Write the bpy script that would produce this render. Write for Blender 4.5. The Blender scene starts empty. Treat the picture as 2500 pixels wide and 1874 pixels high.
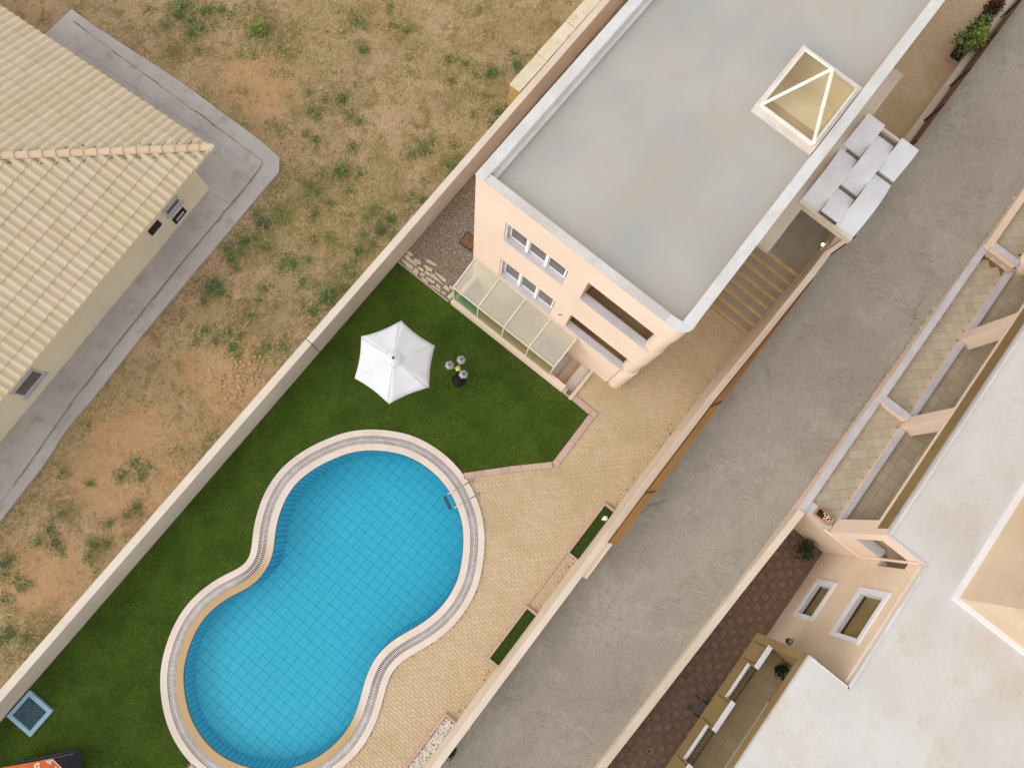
import bpy, bmesh, math, random
import numpy as np
from mathutils import Vector, Matrix, noise
R = math.radians
random.seed(7); rng = np.random.default_rng(7)
S = bpy.context.scene
COL = S.collection

# ------------------------------------------------------------------ camera
# world frame: x runs along the street (up-right in the photograph), y across it (up-left), z up, metres
F_PX, NADIR_U, NADIR_V, CAM_H, STREET = 1750.0, 1136.0, 1248.0, 24.0, 51.5
d = Vector(((NADIR_U - 1250) / F_PX, -(NADIR_V - 937) / F_PX, -1.0)).normalized()
Zc = -d
Xc = (Vector((1, 0, 0)) - Zc * Zc.x).normalized()
Yc = Zc.cross(Xc)
M3 = Matrix((Xc, Yc, Zc))
CW = Matrix.Rotation(R(-STREET), 3, 'Z') @ M3
cam_d = bpy.data.cameras.new('camera')
cam = bpy.data.objects.new('camera', cam_d); COL.objects.link(cam)
cam_d.sensor_width = 36; cam_d.lens = F_PX / 2500 * 36
cam_d.clip_start = 0.5; cam_d.clip_end = 500
cam.matrix_world = Matrix.Translation((0, 0, CAM_H)) @ CW.to_4x4()
S.camera = cam
CWI = CW.transposed()
def inframe(x, y, z, m=60):
    c = CWI @ Vector((x, y, z - CAM_H))
    if c.z >= 0: return False
    u = 1250 + F_PX * c.x / -c.z; v = 937 - F_PX * c.y / -c.z
    return -m < u < 2500 + m and -m < v < 1874 + m

# ------------------------------------------------------------------ light
SUN_EL, SUN_AZ = 30, 148     # azimuth measured from +x towards +y
world = bpy.data.worlds.new('World'); S.world = world; world.use_nodes = True
wn = world.node_tree; bg = wn.nodes['Background']
sky = wn.nodes.new('ShaderNodeTexSky'); sky.sky_type = 'NISHITA'; sky.sun_disc = False
sky.sun_elevation = R(SUN_EL); sky.sun_rotation = R(90 - SUN_AZ)
sky.air_density = 1.0; sky.dust_density = 2.0; sky.ozone_density = 0.6
hs = wn.nodes.new('ShaderNodeHueSaturation'); hs.inputs['Saturation'].default_value = 0.30
wn.links.new(sky.outputs[0], hs.inputs['Color']); 
veil = wn.nodes.new('ShaderNodeMix'); veil.data_type = 'RGBA'; veil.inputs[0].default_value = 0.72     # even cloud layer over the sky
veil.inputs[7].default_value = (5.3, 5.35, 5.45, 1); wn.links.new(hs.outputs[0], veil.inputs[6]); wn.links.new(veil.outputs[2], bg.inputs[0])
bg.inputs[1].default_value = 0.15
sl = bpy.data.lights.new('sun', 'SUN'); sl.energy = 1.15; sl.angle = R(70); sl.color = (1.0, 0.96, 0.90)
sun = bpy.data.objects.new('sun', sl); COL.objects.link(sun)
sd = Vector((math.cos(R(SUN_AZ)) * math.cos(R(SUN_EL)), math.sin(R(SUN_AZ)) * math.cos(R(SUN_EL)), math.sin(R(SUN_EL))))
sun.rotation_euler = sd.to_track_quat('Z', 'Y').to_euler()
S.view_settings.view_transform = 'Standard'; S.view_settings.look = 'None'
S.view_settings.exposure = 0.55; S.view_settings.gamma = 1; S.view_settings.use_curve_mapping = False
S.cycles.max_bounces = 8; S.cycles.transparent_max_bounces = 16

# ------------------------------------------------------------------ materials
def lin(c):
    return tuple(((x / 255) / 12.92 if x / 255 <= 0.04045 else ((x / 255 + 0.055) / 1.055) ** 2.4) for x in c) + (1,)
class NB:
    def __init__(s, name):
        s.m = bpy.data.materials.new(name); s.m.use_nodes = True; s.t = s.m.node_tree
        s.b = s.t.nodes['Principled BSDF']; s.out = s.t.nodes['Material Output']
        s.tc = None
    def n(s, t, **k):
        o = s.t.nodes.new('ShaderNode' + t)
        for a, v in k.items():
            if a.startswith('i_'): o.inputs[a[2:].replace('_', ' ')].default_value = v
            else: setattr(o, a, v)
        return o
    def l(s, a, b): s.t.links.new(a, b)
    def pos(s):
        if not s.tc: s.tc = s.n('TexCoord')
        return s.tc.outputs['Object']
    def wpos(s):
        return s.n('NewGeometry').outputs['Position']
    def noise(s, scale, detail=4, rough=0.55, vec=None, dist=0.0):
        o = s.n('TexNoise'); o.inputs['Scale'].default_value = scale; o.inputs['Detail'].default_value = detail
        o.inputs['Roughness'].default_value = rough; o.inputs['Distortion'].default_value = dist
        s.l(vec if vec is not None else s.wpos(), o.inputs['Vector']); return o.outputs['Fac']
    def ramp(s, fac, a, b):
        o = s.n('MapRange', clamp=True); o.interpolation_type = 'SMOOTHSTEP'
        s.l(fac, o.inputs['Value']); o.inputs['From Min'].default_value = a; o.inputs['From Max'].default_value = b
        return o.outputs['Result']
    def mix(s, fac, a, b, mode='MIX'):
        o = s.n('Mix', data_type='RGBA', blend_type=mode)
        if isinstance(fac, (int, float)): o.inputs[0].default_value = fac
        else: s.l(fac, o.inputs[0])
        for i, c in ((6, a), (7, b)):
            if isinstance(c, tuple): o.inputs[i].default_value = c
            else: s.l(c, o.inputs[i])
        return o.outputs[2]
    def math(s, op, a, b=None, c=None):
        o = s.n('Math', operation=op)
        for i, v in enumerate((a, b, c)):
            if v is None: continue
            if isinstance(v, (int, float)): o.inputs[i].default_value = v
            else: s.l(v, o.inputs[i])
        return o.outputs[0]
    def bump(s, h, strength=0.3, dist=0.02):
        o = s.n('Bump'); o.inputs['Strength'].default_value = strength; o.inputs['Distance'].default_value = dist
        s.l(h, o.inputs['Height']); s.l(o.outputs[0], s.b.inputs['Normal'])
    def color(s, c):
        if isinstance(c, tuple): s.b.inputs['Base Color'].default_value = c
        else: s.l(c, s.b.inputs['Base Color'])
    def rnd(s):
        a = s.n('ObjectInfo').outputs['Random']; b = s.n('NewGeometry').outputs['Random Per Island']
        return s.math('FRACT', s.math('ADD', a, b))
def mat(name, c1, c2=None, scale=1.5, c3=None, speck=0.0, speckscale=60, rough=0.85, bump=0.15, bscale=40, spec=0.3, metal=0.0, thr=(0.35, 0.65), thr3=(0.58, 0.75), s3=None):
    k = NB(name); c2 = c2 or c1
    f = k.ramp(k.noise(scale, 6), *thr)
    col = k.mix(f, lin(c1), lin(c2))
    if c3: col = k.mix(k.ramp(k.noise(s3 or scale * 2.3, 7, 0.65), *thr3), col, lin(c3))
    if speck:
        g = k.ramp(k.noise(speckscale, 3, 0.7), 0.3, 0.7)
        hsv = k.n('HueSaturation'); k.l(k.math('ADD', k.math('MULTIPLY', g, 2 * speck), 1 - speck), hsv.inputs['Value']); k.l(col, hsv.inputs['Color']); col = hsv.outputs[0]
    k.color(col)
    k.b.inputs['Roughness'].default_value = rough; k.b.inputs['Specular IOR Level'].default_value = spec; k.b.inputs['Metallic'].default_value = metal
    if bump: k.bump(k.noise(bscale, 5, 0.6), bump, 0.02)
    return k.m
def piece_mat(name, cols, rough=0.8, speck=0.06, speckscale=45, big=None, bump=0.1, spec=0.3):
    """each piece its own shade, picked by object / island random"""
    k = NB(name); r = k.rnd()
    rp = k.n('ValToRGB'); rp.color_ramp.interpolation = 'LINEAR'
    els = rp.color_ramp.elements
    while len(els) < len(cols): els.new(0.5)
    for i, c in enumerate(cols):
        els[i].position = i / (len(cols) - 1); els[i].color = lin(c)
    k.l(r, rp.inputs[0]); col = rp.outputs[0]
    if big: col = k.mix(k.math('MULTIPLY', k.ramp(k.noise(big[1], 5), 0.45, 0.7), big[2]), col, lin(big[0]))
    g = k.ramp(k.noise(speckscale, 3, 0.7), 0.3, 0.7)
    hsv = k.n('HueSaturation'); k.l(k.math('ADD', k.math('MULTIPLY', g, 2 * speck), 1 - speck), hsv.inputs['Value']); k.l(col, hsv.inputs['Color'])
    k.color(hsv.outputs[0]); k.b.inputs['Roughness'].default_value = rough; k.b.inputs['Specular IOR Level'].default_value = spec
    if bump: k.bump(k.noise(60, 4), bump, 0.01)
    return k.m
m = {}
m['cream'] = mat('cream_plaster', (229, 205, 185), (224, 199, 178), 0.6, (208, 182, 158), speck=0.03, thr3=(0.62, 0.85), bump=0.12, bscale=90)
m['wallpaint'] = mat('boundary_plaster', (212, 199, 184), (204, 190, 173), 0.7, (182, 166, 144), speck=0.04, thr3=(0.6, 0.85), bump=0.15, bscale=60)
m['roadwall'] = mat('road_wall_plaster', (214, 198, 180), (206, 189, 169), 0.8, (186, 167, 143), speck=0.03, thr3=(0.62, 0.85), bump=0.12, bscale=60)
m['tan'] = mat('tan_plaster', (226, 204, 180), (218, 194, 168), 0.7, (190, 168, 138), speck=0.03, thr3=(0.62, 0.88), bump=0.15, bscale=70)
m['ochre'] = mat('ochre_plaster', (138, 116, 76), (128, 105, 66), 0.8, (110, 90, 56), speck=0.05, bump=0.15, bscale=70)
m['white'] = mat('white_paint', (228, 226, 226), (220, 218, 220), 1.5, speck=0.02, bump=0.04, rough=0.6)
m['sill'] = mat('marble_sill', (200, 194, 196), (190, 184, 186), 2.0, (182, 176, 178), speck=0.02, bump=0.03, rough=0.5)
m['pvc'] = mat('white_window_frame', (238, 236, 236), rough=0.35, bump=0)
m['whiteroofedge'] = mat('roof_whitewash', (206, 203, 201), (196, 192, 187), 1.3, (176, 166, 155), speck=0.05, s3=5, thr3=(0.56, 0.8), bump=0.3, bscale=30)
m['mottled'] = mat('weathered_parapet_cap', (186, 178, 168), (200, 196, 192), 0.6, (160, 150, 140), speck=0.06, speckscale=30, s3=14, thr3=(0.52, 0.78), bump=0.3, bscale=40)
def roof_grey():
    k = NB('grey_roof_coating')
    a = k.noise(0.28, 5, 0.5, dist=0.4); col = k.mix(k.ramp(a, 0.35, 0.65), lin((158, 156, 151)), lin((170, 165, 158)))
    col = k.mix(k.math('MULTIPLY', k.ramp(k.noise(0.4, 8, 0.6), 0.47, 0.66), 0.6), col, lin((170, 158, 143)))
    col = k.mix(k.math('MULTIPLY', k.ramp(k.noise(0.33, 4, 0.5), 0.6, 0.72), 0.5), col, lin((158, 159, 159)))
    col = k.mix(k.math('MULTIPLY', k.ramp(k.noise(9, 6, 0.75), 0.62, 0.74), 0.3), col, lin((120, 110, 100)))
    k.color(col); k.b.inputs['Roughness'].default_value = 0.7; k.bump(k.noise(1.6, 6, 0.6), 0.35, 0.03); return k.m
m['roofgrey'] = roof_grey()
def white_roof():
    k = NB('white_roof_coating')
    col = k.mix(k.ramp(k.noise(0.5, 6), 0.35, 0.65), lin((200, 196, 193)), lin((192, 187, 181)))
    col = k.mix(k.math('MULTIPLY', k.ramp(k.noise(0.7, 9, 0.78), 0.48, 0.68), k.math('MULTIPLY', k.ramp(k.noise(11, 6, 0.8), 0.36, 0.6), 0.7)), col, lin((190, 168, 138)))
    col = k.mix(k.math('MULTIPLY', k.ramp(k.noise(5, 9, 0.78), 0.58, 0.68), 0.6), col, lin((176, 146, 104)))
    sp = k.n('SeparateXYZ'); k.l(k.wpos(), sp.inputs[0])
    warp = k.noise(0.5, 3)
    st = k.math('SINE', k.math('ADD', k.math('MULTIPLY', k.math('ADD', sp.outputs[0], k.math('MULTIPLY', sp.outputs[1], 0.18)), 62), k.math('MULTIPLY', warp, 10)))
    msk = k.ramp(k.noise(0.5, 3, vec=None), 0.5, 0.62)
    ln = k.math('MULTIPLY', k.math('MULTIPLY', k.ramp(st, 0.2, 0.9), msk), k.ramp(k.noise(20, 3), 0.45, 0.6))
    col = k.mix(k.math('MULTIPLY', ln, 0.22), col, lin((178, 158, 132)))
    k.color(col); k.b.inputs['Roughness'].default_value = 0.8
    k.bump(k.math('ADD', k.noise(25, 5), k.math('MULTIPLY', k.math('MULTIPLY', st, msk), 0.12)), 0.25, 0.02); return k.m
m['whiteroof'] = white_roof()
def road_mat():
    k = NB('brushed_concrete_road')
    col = k.mix(k.ramp(k.noise(0.35, 6), 0.35, 0.65), lin((153, 143, 130)), lin((164, 154, 140)))
    col = k.mix(k.math('MULTIPLY', k.ramp(k.noise(1.1, 8, 0.7), 0.48, 0.7), 0.4), col, lin((140, 129, 115)))
    col = k.mix(k.math('MULTIPLY', k.ramp(k.noise(26, 9, 0.85), 0.50, 0.58), 0.7), col, lin((116, 105, 93)))
    col = k.mix(k.math('MULTIPLY', k.ramp(k.noise(33, 9, 0.85, vec=k.pos()), 0.52, 0.60), 0.65), col, lin((188, 178, 164)))
    sp = k.n('SeparateXYZ'); k.l(k.wpos(), sp.inputs[0])
    def streak(ax, ay, cross, seed):      # brush marks: noise squeezed across, stretched along
        c = k.n('CombineXYZ'); k.l(k.math('MULTIPLY', k.math('ADD', sp.outputs[0], k.math('MULTIPLY', sp.outputs[1], cross)), ax), c.inputs[0])
        k.l(k.math('MULTIPLY', k.math('SUBTRACT', sp.outputs[1], k.math('MULTIPLY', sp.outputs[0], cross)), ay), c.inputs[1]); c.inputs[2].default_value = seed
        return k.noise(1.0, 4, 0.6, vec=c.outputs[0], dist=0.3)
    s1 = k.ramp(streak(24, 1.6, 0.35, 3.0), 0.42, 0.6); s2 = k.ramp(streak(1.8, 26, 0.25, 9.0), 0.42, 0.6)
    m1 = k.ramp(k.noise(0.7, 4), 0.46, 0.58); m2 = k.ramp(k.noise(0.6, 4, vec=k.pos(), dist=0.5), 0.5, 0.6)
    col = k.mix(k.math('MULTIPLY', k.math('MULTIPLY', s1, m1), 0.42), col, lin((124, 113, 100)))
    col = k.mix(k.math('MULTIPLY', k.math('MULTIPLY', s2, m2), 0.42), col, lin((182, 172, 157)))
    nz = k.n('TexNoise'); nz.inputs['Scale'].default_value = 1.6; nz.inputs['Detail'].default_value = 9; nz.inputs['Roughness'].default_value = 0.7; k.l(k.wpos(), nz.inputs['Vector'])
    vm = k.n('VectorMath', operation='MULTIPLY_ADD'); k.l(nz.outputs['Color'], vm.inputs[0]); vm.inputs[1].default_value = (1.1, 1.1, 0); k.l(k.wpos(), vm.inputs[2])
    vo = k.n('TexVoronoi', feature='DISTANCE_TO_EDGE'); vo.inputs['Scale'].default_value = 0.42; k.l(vm.outputs[0], vo.inputs['Vector'])
    cr = k.math('MULTIPLY', k.math('SUBTRACT', 1, k.ramp(vo.outputs['Distance'], 0.0008, 0.0035)), k.ramp(k.noise(0.7, 3), 0.46, 0.54))
    col = k.mix(k.math('MULTIPLY', cr, 0.6), col, lin((92, 80, 68)))
    k.color(col); k.b.inputs['Roughness'].default_value = 0.9
    k.bump(k.math('ADD', k.noise(45, 6, 0.8), k.math('MULTIPLY', k.math('ADD', s1, s2), 0.3)), 0.6, 0.02); return k.m
m['road'] = road_mat()
m['apron'] = mat('concrete_apron', (178, 170, 165), (168, 160, 156), 0.6, (152, 142, 128), speck=0.08, speckscale=25, thr3=(0.5, 0.75), bump=0.3)
m['concrete'] = mat('stair_concrete', (160, 148, 130), (150, 138, 118), 0.9, (134, 120, 98), speck=0.06, bump=0.3)
m['tread'] = mat('stair_tread', (166, 152, 132), (158, 144, 122), 2, speck=0.05)
m['nosing'] = mat('stair_nosing', (196, 168, 120), (186, 156, 108), 3, speck=0.03)
m['kerbpink'] = piece_mat('pink_kerb_stone', [(186, 156, 142), (192, 162, 149), (182, 151, 138)], speck=0.05)
m['brick'] = piece_mat('sand_paving_brick', [(192, 168, 136), (197, 173, 141), (194, 169, 137), (189, 165, 131), (199, 175, 144), (194, 170, 138)], big=((172, 154, 114), 0.45, 0.6), speck=0.05)
m['mortar'] = mat('paving_joint_sand', (154, 130, 98), (142, 118, 88), 3)
m['coping'] = None
def coping_mat(stain):
    k = NB('pool_coping_stone' if not stain else 'pool_rim_stone')
    col = k.mix(k.ramp(k.noise(1.2, 5), 0.35, 0.65), lin((216, 202, 190)), lin((208, 192, 178)))
    col = k.mix(k.math('MULTIPLY', k.ramp(k.noise(30, 5, 0.7), 0.55, 0.7), 0.25), col, lin((188, 170, 150)))
    if stain:
        sp = k.n('SeparateXYZ'); k.l(k.wpos(), sp.inputs[0])
        f = k.math('ADD', sp.outputs[0], k.math('MULTIPLY', sp.outputs[1], -0.36))
        f = k.math('ADD', f, k.math('MULTIPLY', k.noise(1.2, 5), 0.8))
        msk = k.math('SUBTRACT', 1, k.ramp(f, -6.6, -5.4))
        col = k.mix(k.math('MULTIPLY', msk, 0.9), col, k.mix(k.noise(6, 4), lin((182, 150, 100)), lin((168, 138, 92))))
    k.color(col); k.b.inputs['Roughness'].default_value = 0.75; k.bump(k.noise(50, 5), 0.15, 0.01); return k.m
m['coping'] = coping_mat(False); m['rim'] = coping_mat(True)
m['grate'] = mat('white_gutter_grate', (224, 216, 212), (210, 200, 194), 4, bump=0)
m['gutter'] = mat('gutter_channel', (104, 74, 58), (88, 64, 50), 3)
m['pooltile'] = piece_mat('blue_pool_tile', [(84, 214, 234), (88, 216, 236), (92, 218, 237), (86, 215, 235)], rough=0.3, speck=0.03, speckscale=25, bump=0)
m['poolgrout'] = mat('pool_grout', (52, 172, 208), (58, 178, 212), 2, rough=0.6, bump=0)
m['steel'] = mat('stainless_steel', (190, 182, 170), rough=0.28, metal=1.0, bump=0)
m['plate'] = mat('steel_base_plate', (170, 160, 156), rough=0.5, metal=0.6, bump=0)
m['darkstep'] = mat('ladder_tread', (84, 100, 112), rough=0.5, bump=0)
def lawn_mat():
    k = NB('lawn_turf')
    col = k.mix(k.ramp(k.noise(1.1, 6, 0.6), 0.35, 0.65), lin((72, 92, 30)), lin((92, 112, 40)))
    col = k.mix(k.ramp(k.noise(45, 5, 0.75), 0.40, 0.60), lin((40, 58, 16)), col)
    k.color(col); k.b.inputs['Roughness'].default_value = 0.95; k.b.inputs['Specular IOR Level'].default_value = 0.1
    k.bump(k.noise(70, 5, 0.7), 0.8, 0.03); return k.m
m['lawn'] = lawn_mat()
def attr_mat(name, rough=0.9, trans=0.0):
    k = NB(name); a = k.n('VertexColor'); a.layer_name = 'Col'; k.color(a.outputs[0])
    k.b.inputs['Roughness'].default_value = rough; k.b.inputs['Specular IOR Level'].default_value = 0.15; return k.m
m['blade'] = attr_mat('grass_blade')
def field_mat():
    k = NB('dry_field_soil')
    col = k.mix(k.ramp(k.noise(0.30, 8, 0.6, dist=0.4), 0.42, 0.58), lin((200, 168, 134)), lin((180, 154, 112)))
    col = k.mix(k.math('MULTIPLY', k.ramp(k.noise(0.8, 9, 0.72, dist=0.5), 0.48, 0.62), 0.85), col, lin((144, 122, 80)))
    col = k.mix(k.math('MULTIPLY', k.ramp(k.noise(0.24, 6, 0.6), 0.54, 0.66), 0.75), col, lin((206, 166, 130)))
    col = k.mix(k.math('MULTIPLY', k.ramp(k.noise(2.6, 9, 0.75), 0.52, 0.64), 0.6), col, lin((118, 100, 66)))
    col = k.mix(k.math('MULTIPLY', k.ramp(k.noise(14, 8, 0.78), 0.50, 0.62), 0.6), col, lin((112, 92, 62)))
    col = k.mix(k.math('MULTIPLY', k.ramp(k.noise(22, 6, 0.7, vec=k.pos()), 0.56, 0.66), 0.5), col, lin((206, 182, 142)))
    wv = k.n('TexNoise'); wv.inputs['Scale'].default_value = 0.9; wv.inputs['Detail'].default_value = 7; k.l(k.wpos(), wv.inputs['Vector'])
    wp_ = k.n('VectorMath', operation='MULTIPLY_ADD'); k.l(wv.outputs['Color'], wp_.inputs[0]); wp_.inputs[1].default_value = (2.4, 2.4, 0); k.l(k.wpos(), wp_.inputs[2])
    for px_, py_, rr_ in ((-0.3, 10.0, 2.0), (-4.4, 10.6, 2.6), (8.4, 16.4, 1.9), (-8.6, 10.4, 1.7)):     # bare sandy patches (noise shifts them by about 1.2)
        dn = k.n('VectorMath', operation='DISTANCE'); k.l(wp_.outputs[0], dn.inputs[0]); dn.inputs[1].default_value = (px_, py_, 0)
        f_ = k.math('MULTIPLY', k.math('SUBTRACT', 1, k.ramp(dn.outputs['Value'], rr_ * .45, rr_)), k.ramp(k.noise(5, 8, 0.75), 0.34, 0.56))
        col = k.mix(k.math('MULTIPLY', f_, 0.8), col, lin((208, 162, 120)))
    k.color(col); k.b.inputs['Roughness'].default_value = 1.0; k.b.inputs['Specular IOR Level'].default_value = 0.1
    k.bump(k.math('ADD', k.noise(6, 8, 0.7), k.noise(30, 5, 0.7)), 1.0, 0.07); return k.m
m['field'] = field_mat()
def gravel_mat():
    k = NB('pea_gravel')
    vo = k.n('TexVoronoi'); vo.inputs['Scale'].default_value = 38; k.l(k.wpos(), vo.inputs['Vector'])
    sp = k.n('SeparateColor'); k.l(vo.outputs['Color'], sp.inputs[0])
    col = k.mix(sp.outputs[0], lin((132, 116, 102)), lin((214, 200, 186)))
    col = k.mix(k.ramp(vo.outputs['Distance'], 0.25, 0.6), col, lin((110, 94, 78)))
    col = k.mix(k.math('MULTIPLY', k.ramp(k.noise(0.9, 6), 0.5, 0.7), 0.4), col, lin((128, 104, 76)))
    k.color(col); k.b.inputs['Roughness'].default_value = 0.9
    k.bump(k.math('MULTIPLY', vo.outputs['Distance'], -1), 0.8, 0.02); return k.m
m['gravel'] = gravel_mat()
m['flag'] = piece_mat('rough_limestone', [(196, 182, 152), (206, 192, 166), (186, 170, 144)], speck=0.1, speckscale=20, bump=0.4)
m['fieldstone'] = piece_mat('field_stone', [(176, 146, 108), (164, 134, 98), (186, 160, 124)], bump=0)
m['pebble'] = piece_mat('white_pebble', [(226, 220, 208), (206, 196, 180), (232, 228, 222), (180, 168, 150), (214, 204, 188)], bump=0)
m['pebblebed'] = mat('pebble_bed_soil', (132, 118, 98), (108, 94, 76), 20)
m['rooftile'] = piece_mat('sand_roof_tile', [(190, 174, 147), (195, 178, 152), (188, 171, 142), (198, 182, 156), (192, 174, 147)], big=((188, 174, 132), 0.7, 0.5), speck=0.06, speckscale=30)
m['ridgetile'] = piece_mat('ridge_tile', [(204, 178, 150), (208, 182, 155), (200, 174, 146)], speck=0.05)
m['moss'] = mat('lichen_mortar', (112, 104, 90), (134, 126, 110), 12, speck=0.2, bump=0.5)
m['innertan'] = mat('inner_tan_floor', (204, 180, 150), (196, 171, 140), 1)
m['stepa'] = mat('pale_stair_marble', (222, 212, 206), (214, 204, 198), 2, bump=0)
m['stepb'] = mat('pinkish_stair_marble', (212, 182, 160), (204, 172, 150), 2, bump=0)
m['ledge'] = mat('ledge_render', (198, 187, 170), (188, 176, 158), 1.2, (168, 154, 132), speck=0.05)
m['shaftcream'] = mat('shaft_cream_paint', (240, 229, 206), (234, 222, 198), 1, bump=0)
m['blockbeige'] = mat('beige_block_render', (206, 184, 158), (198, 175, 148), 0.6, (180, 156, 128), speck=0.05)
m['crackfill'] = mat('dirt_in_cracks', (138, 128, 118), (150, 140, 122), 8, speck=0.15, bump=0)
m['yellowwall'] = mat('yellow_plaster', (218, 207, 182), (212, 200, 176), 0.6, (192, 180, 150), speck=0.04, thr3=(0.6, 0.85))
m['greyframe'] = mat('pale_shutter', (184, 184, 190), (176, 176, 184), 3, bump=0)
m['black'] = mat('black_plastic', (26, 24, 24), (38, 35, 34), 10, rough=0.5, bump=0)
m['darkmetal'] = mat('dark_bronze_metal', (66, 50, 38), (80, 60, 44), 5, rough=0.5, bump=0)
m['panel'] = mat('brown_fence_sheet', (150, 110, 56), (140, 98, 50), 1.2, (112, 78, 46), speck=0.05, rough=0.5, bump=0.1)
m['slat'] = piece_mat('brown_fence_slat', [(112, 86, 62), (126, 98, 70), (104, 78, 56)], bump=0)
m['fabricwhite'] = mat('white_parasol_cloth', (212, 212, 214), (208, 208, 211), 3, bump=0.05, bscale=25, rough=0.9)
m['canopy'] = mat('white_canopy_concrete', (218, 218, 220), (210, 210, 213), 1.5, (200, 200, 202), speck=0.02, bump=0.1)
m['canopyedge'] = mat('canopy_cream_edge', (214, 202, 180), (206, 193, 170), 4, bump=0.05)
m['beamdark'] = mat('weathered_crossbeam', (104, 92, 76), (140, 126, 108), 16, speck=0.2, speckscale=30, bump=0.4)
m['skyframe'] = mat('rusted_white_frame', (230, 224, 218), (222, 212, 200), 3, (120, 104, 90), s3=9, thr3=(0.66, 0.70), bump=0.1)
m['darkglass'] = mat('dark_window_glass', (104, 96, 88), (92, 86, 80), 2, rough=0.12, spec=0.5, bump=0)
m['oliveglass'] = mat('olive_shutter', (132, 116, 70), (120, 104, 60), 2, rough=0.5, bump=0)
m['floorbeige'] = piece_mat('beige_floor_tile', [(176, 156, 122), (182, 162, 128), (170, 150, 116)], speck=0.05, bump=0)
m['floorgrey'] = piece_mat('stone_terrace_tile', [(180, 166, 142), (188, 174, 152), (174, 160, 136), (192, 178, 156)], speck=0.07, speckscale=18, big=((170, 154, 118), 0.8, 0.35))
m['groutbrown'] = mat('tile_grout', (138, 116, 80), (126, 104, 70), 3)
m['patiotile'] = piece_mat('brown_patio_tile', [(116, 92, 78), (121, 97, 82), (112, 89, 75)], speck=0.16, speckscale=9)
m['patiotile2'] = piece_mat('light_brown_patio_tile', [(126, 102, 86), (130, 106, 90), (123, 99, 84)], speck=0.16, speckscale=9)
m['patiogrout'] = mat('patio_grout', (120, 98, 80), (110, 90, 72), 5)
m['gold'] = mat('brass_lamp', (206, 180, 110), rough=0.4, metal=0.3, bump=0)
m['terracotta'] = mat('terracotta', (196, 138, 84), (180, 122, 72), 8)
m['orange'] = mat('orange_parasol_cloth', (196, 102, 52), (186, 92, 46), 3, bump=0.05)
m['printwhite'] = mat('white_print', (232, 224, 216), bump=0)
m['mesh'] = mat('dark_lounger_mesh', (22, 22, 30), (32, 30, 36), 30, bump=0)
m['tray'] = mat('blue_grey_tray_rim', (150, 182, 198), (140, 172, 190), 3, bump=0.05)
m['traygrid'] = mat('wet_grating', (88, 112, 124), (74, 96, 104), 8, speck=0.25, speckscale=50, bump=0.3)
m['rust'] = mat('rusty_manhole_lid', (112, 82, 60), (128, 96, 70), 6, (170, 150, 128), thr3=(0.68, 0.75), speck=0.1)
m['soil'] = mat('planter_soil', (66, 52, 42), (50, 40, 34), 20, speck=0.2)
m['curb'] = mat('skylight_curb', (214, 206, 196), (202, 192, 180), 3, (170, 150, 124), thr3=(0.62, 0.8), speck=0.04)
m['block'] = mat('limewashed_block', (216, 206, 182), (204, 192, 166), 1.5, (196, 164, 112), speck=0.06, thr3=(0.56, 0.75), bump=0.3)
m['foam'] = mat('yellow_foam_seam', (182, 152, 96), (166, 134, 78), 10)
m['leafA'] = piece_mat('leaf_green', [(84, 98, 52), (102, 118, 64), (122, 136, 78), (92, 108, 58)], bump=0, rough=0.6)
m['leafB'] = piece_mat('leaf_yellow_green', [(116, 130, 56), (134, 148, 66), (98, 116, 44)], bump=0, rough=0.6)
m['leafC'] = piece_mat('leaf_dark', [(30, 46, 24), (44, 62, 28), (56, 74, 34)], bump=0, rough=0.6)
m['leafD'] = piece_mat('leaf_grey_green', [(96, 104, 72), (84, 96, 60), (112, 118, 84)], bump=0, rough=0.8)
m['stem'] = mat('plant_stem', (92, 74, 50), (76, 60, 40), 10)
m['redflower'] = mat('red_petal', (104, 34, 48), bump=0); m['pinkflower'] = mat('pink_petal', (196, 120, 176), bump=0)
m['chairgrey'] = mat('grey_chair_plastic', (104, 94, 88), (94, 84, 78), 4, bump=0)
def frosted():
    k = NB('frosted_glazing'); t = k.t
    k.color(k.mix(k.ramp(k.noise(0.9, 4), 0.35, 0.65), lin((208, 202, 180)), lin((196, 188, 176))))
    k.b.inputs['Roughness'].default_value = 0.35; k.b.inputs['Specular IOR Level'].default_value = 0.4
    tr = k.n('BsdfTransparent'); tr.inputs[0].default_value = lin((236, 232, 214))
    mx = k.n('MixShader'); mx.inputs[0].default_value = 0.58
    k.l(tr.outputs[0], mx.inputs[1]); k.l(k.b.outputs[0], mx.inputs[2]); k.l(mx.outputs[0], k.out.inputs[0]); return k.m
m['frosted'] = frosted()
def clear(name, tint, fac, rough=0.05):
    k = NB(name); k.t.nodes.remove(k.b)
    g = k.n('BsdfGlossy'); g.inputs['Roughness'].default_value = rough
    tr = k.n('BsdfTransparent'); tr.inputs[0].default_value = lin(tint)
    fr = k.n('Fresnel'); fr.inputs['IOR'].default_value = fac
    mx = k.n('MixShader'); k.l(fr.outputs[0], mx.inputs[0]); k.l(tr.outputs[0], mx.inputs[1]); k.l(g.outputs[0], mx.inputs[2]); k.l(mx.outputs[0], k.out.inputs[0])
    return k, g
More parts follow.
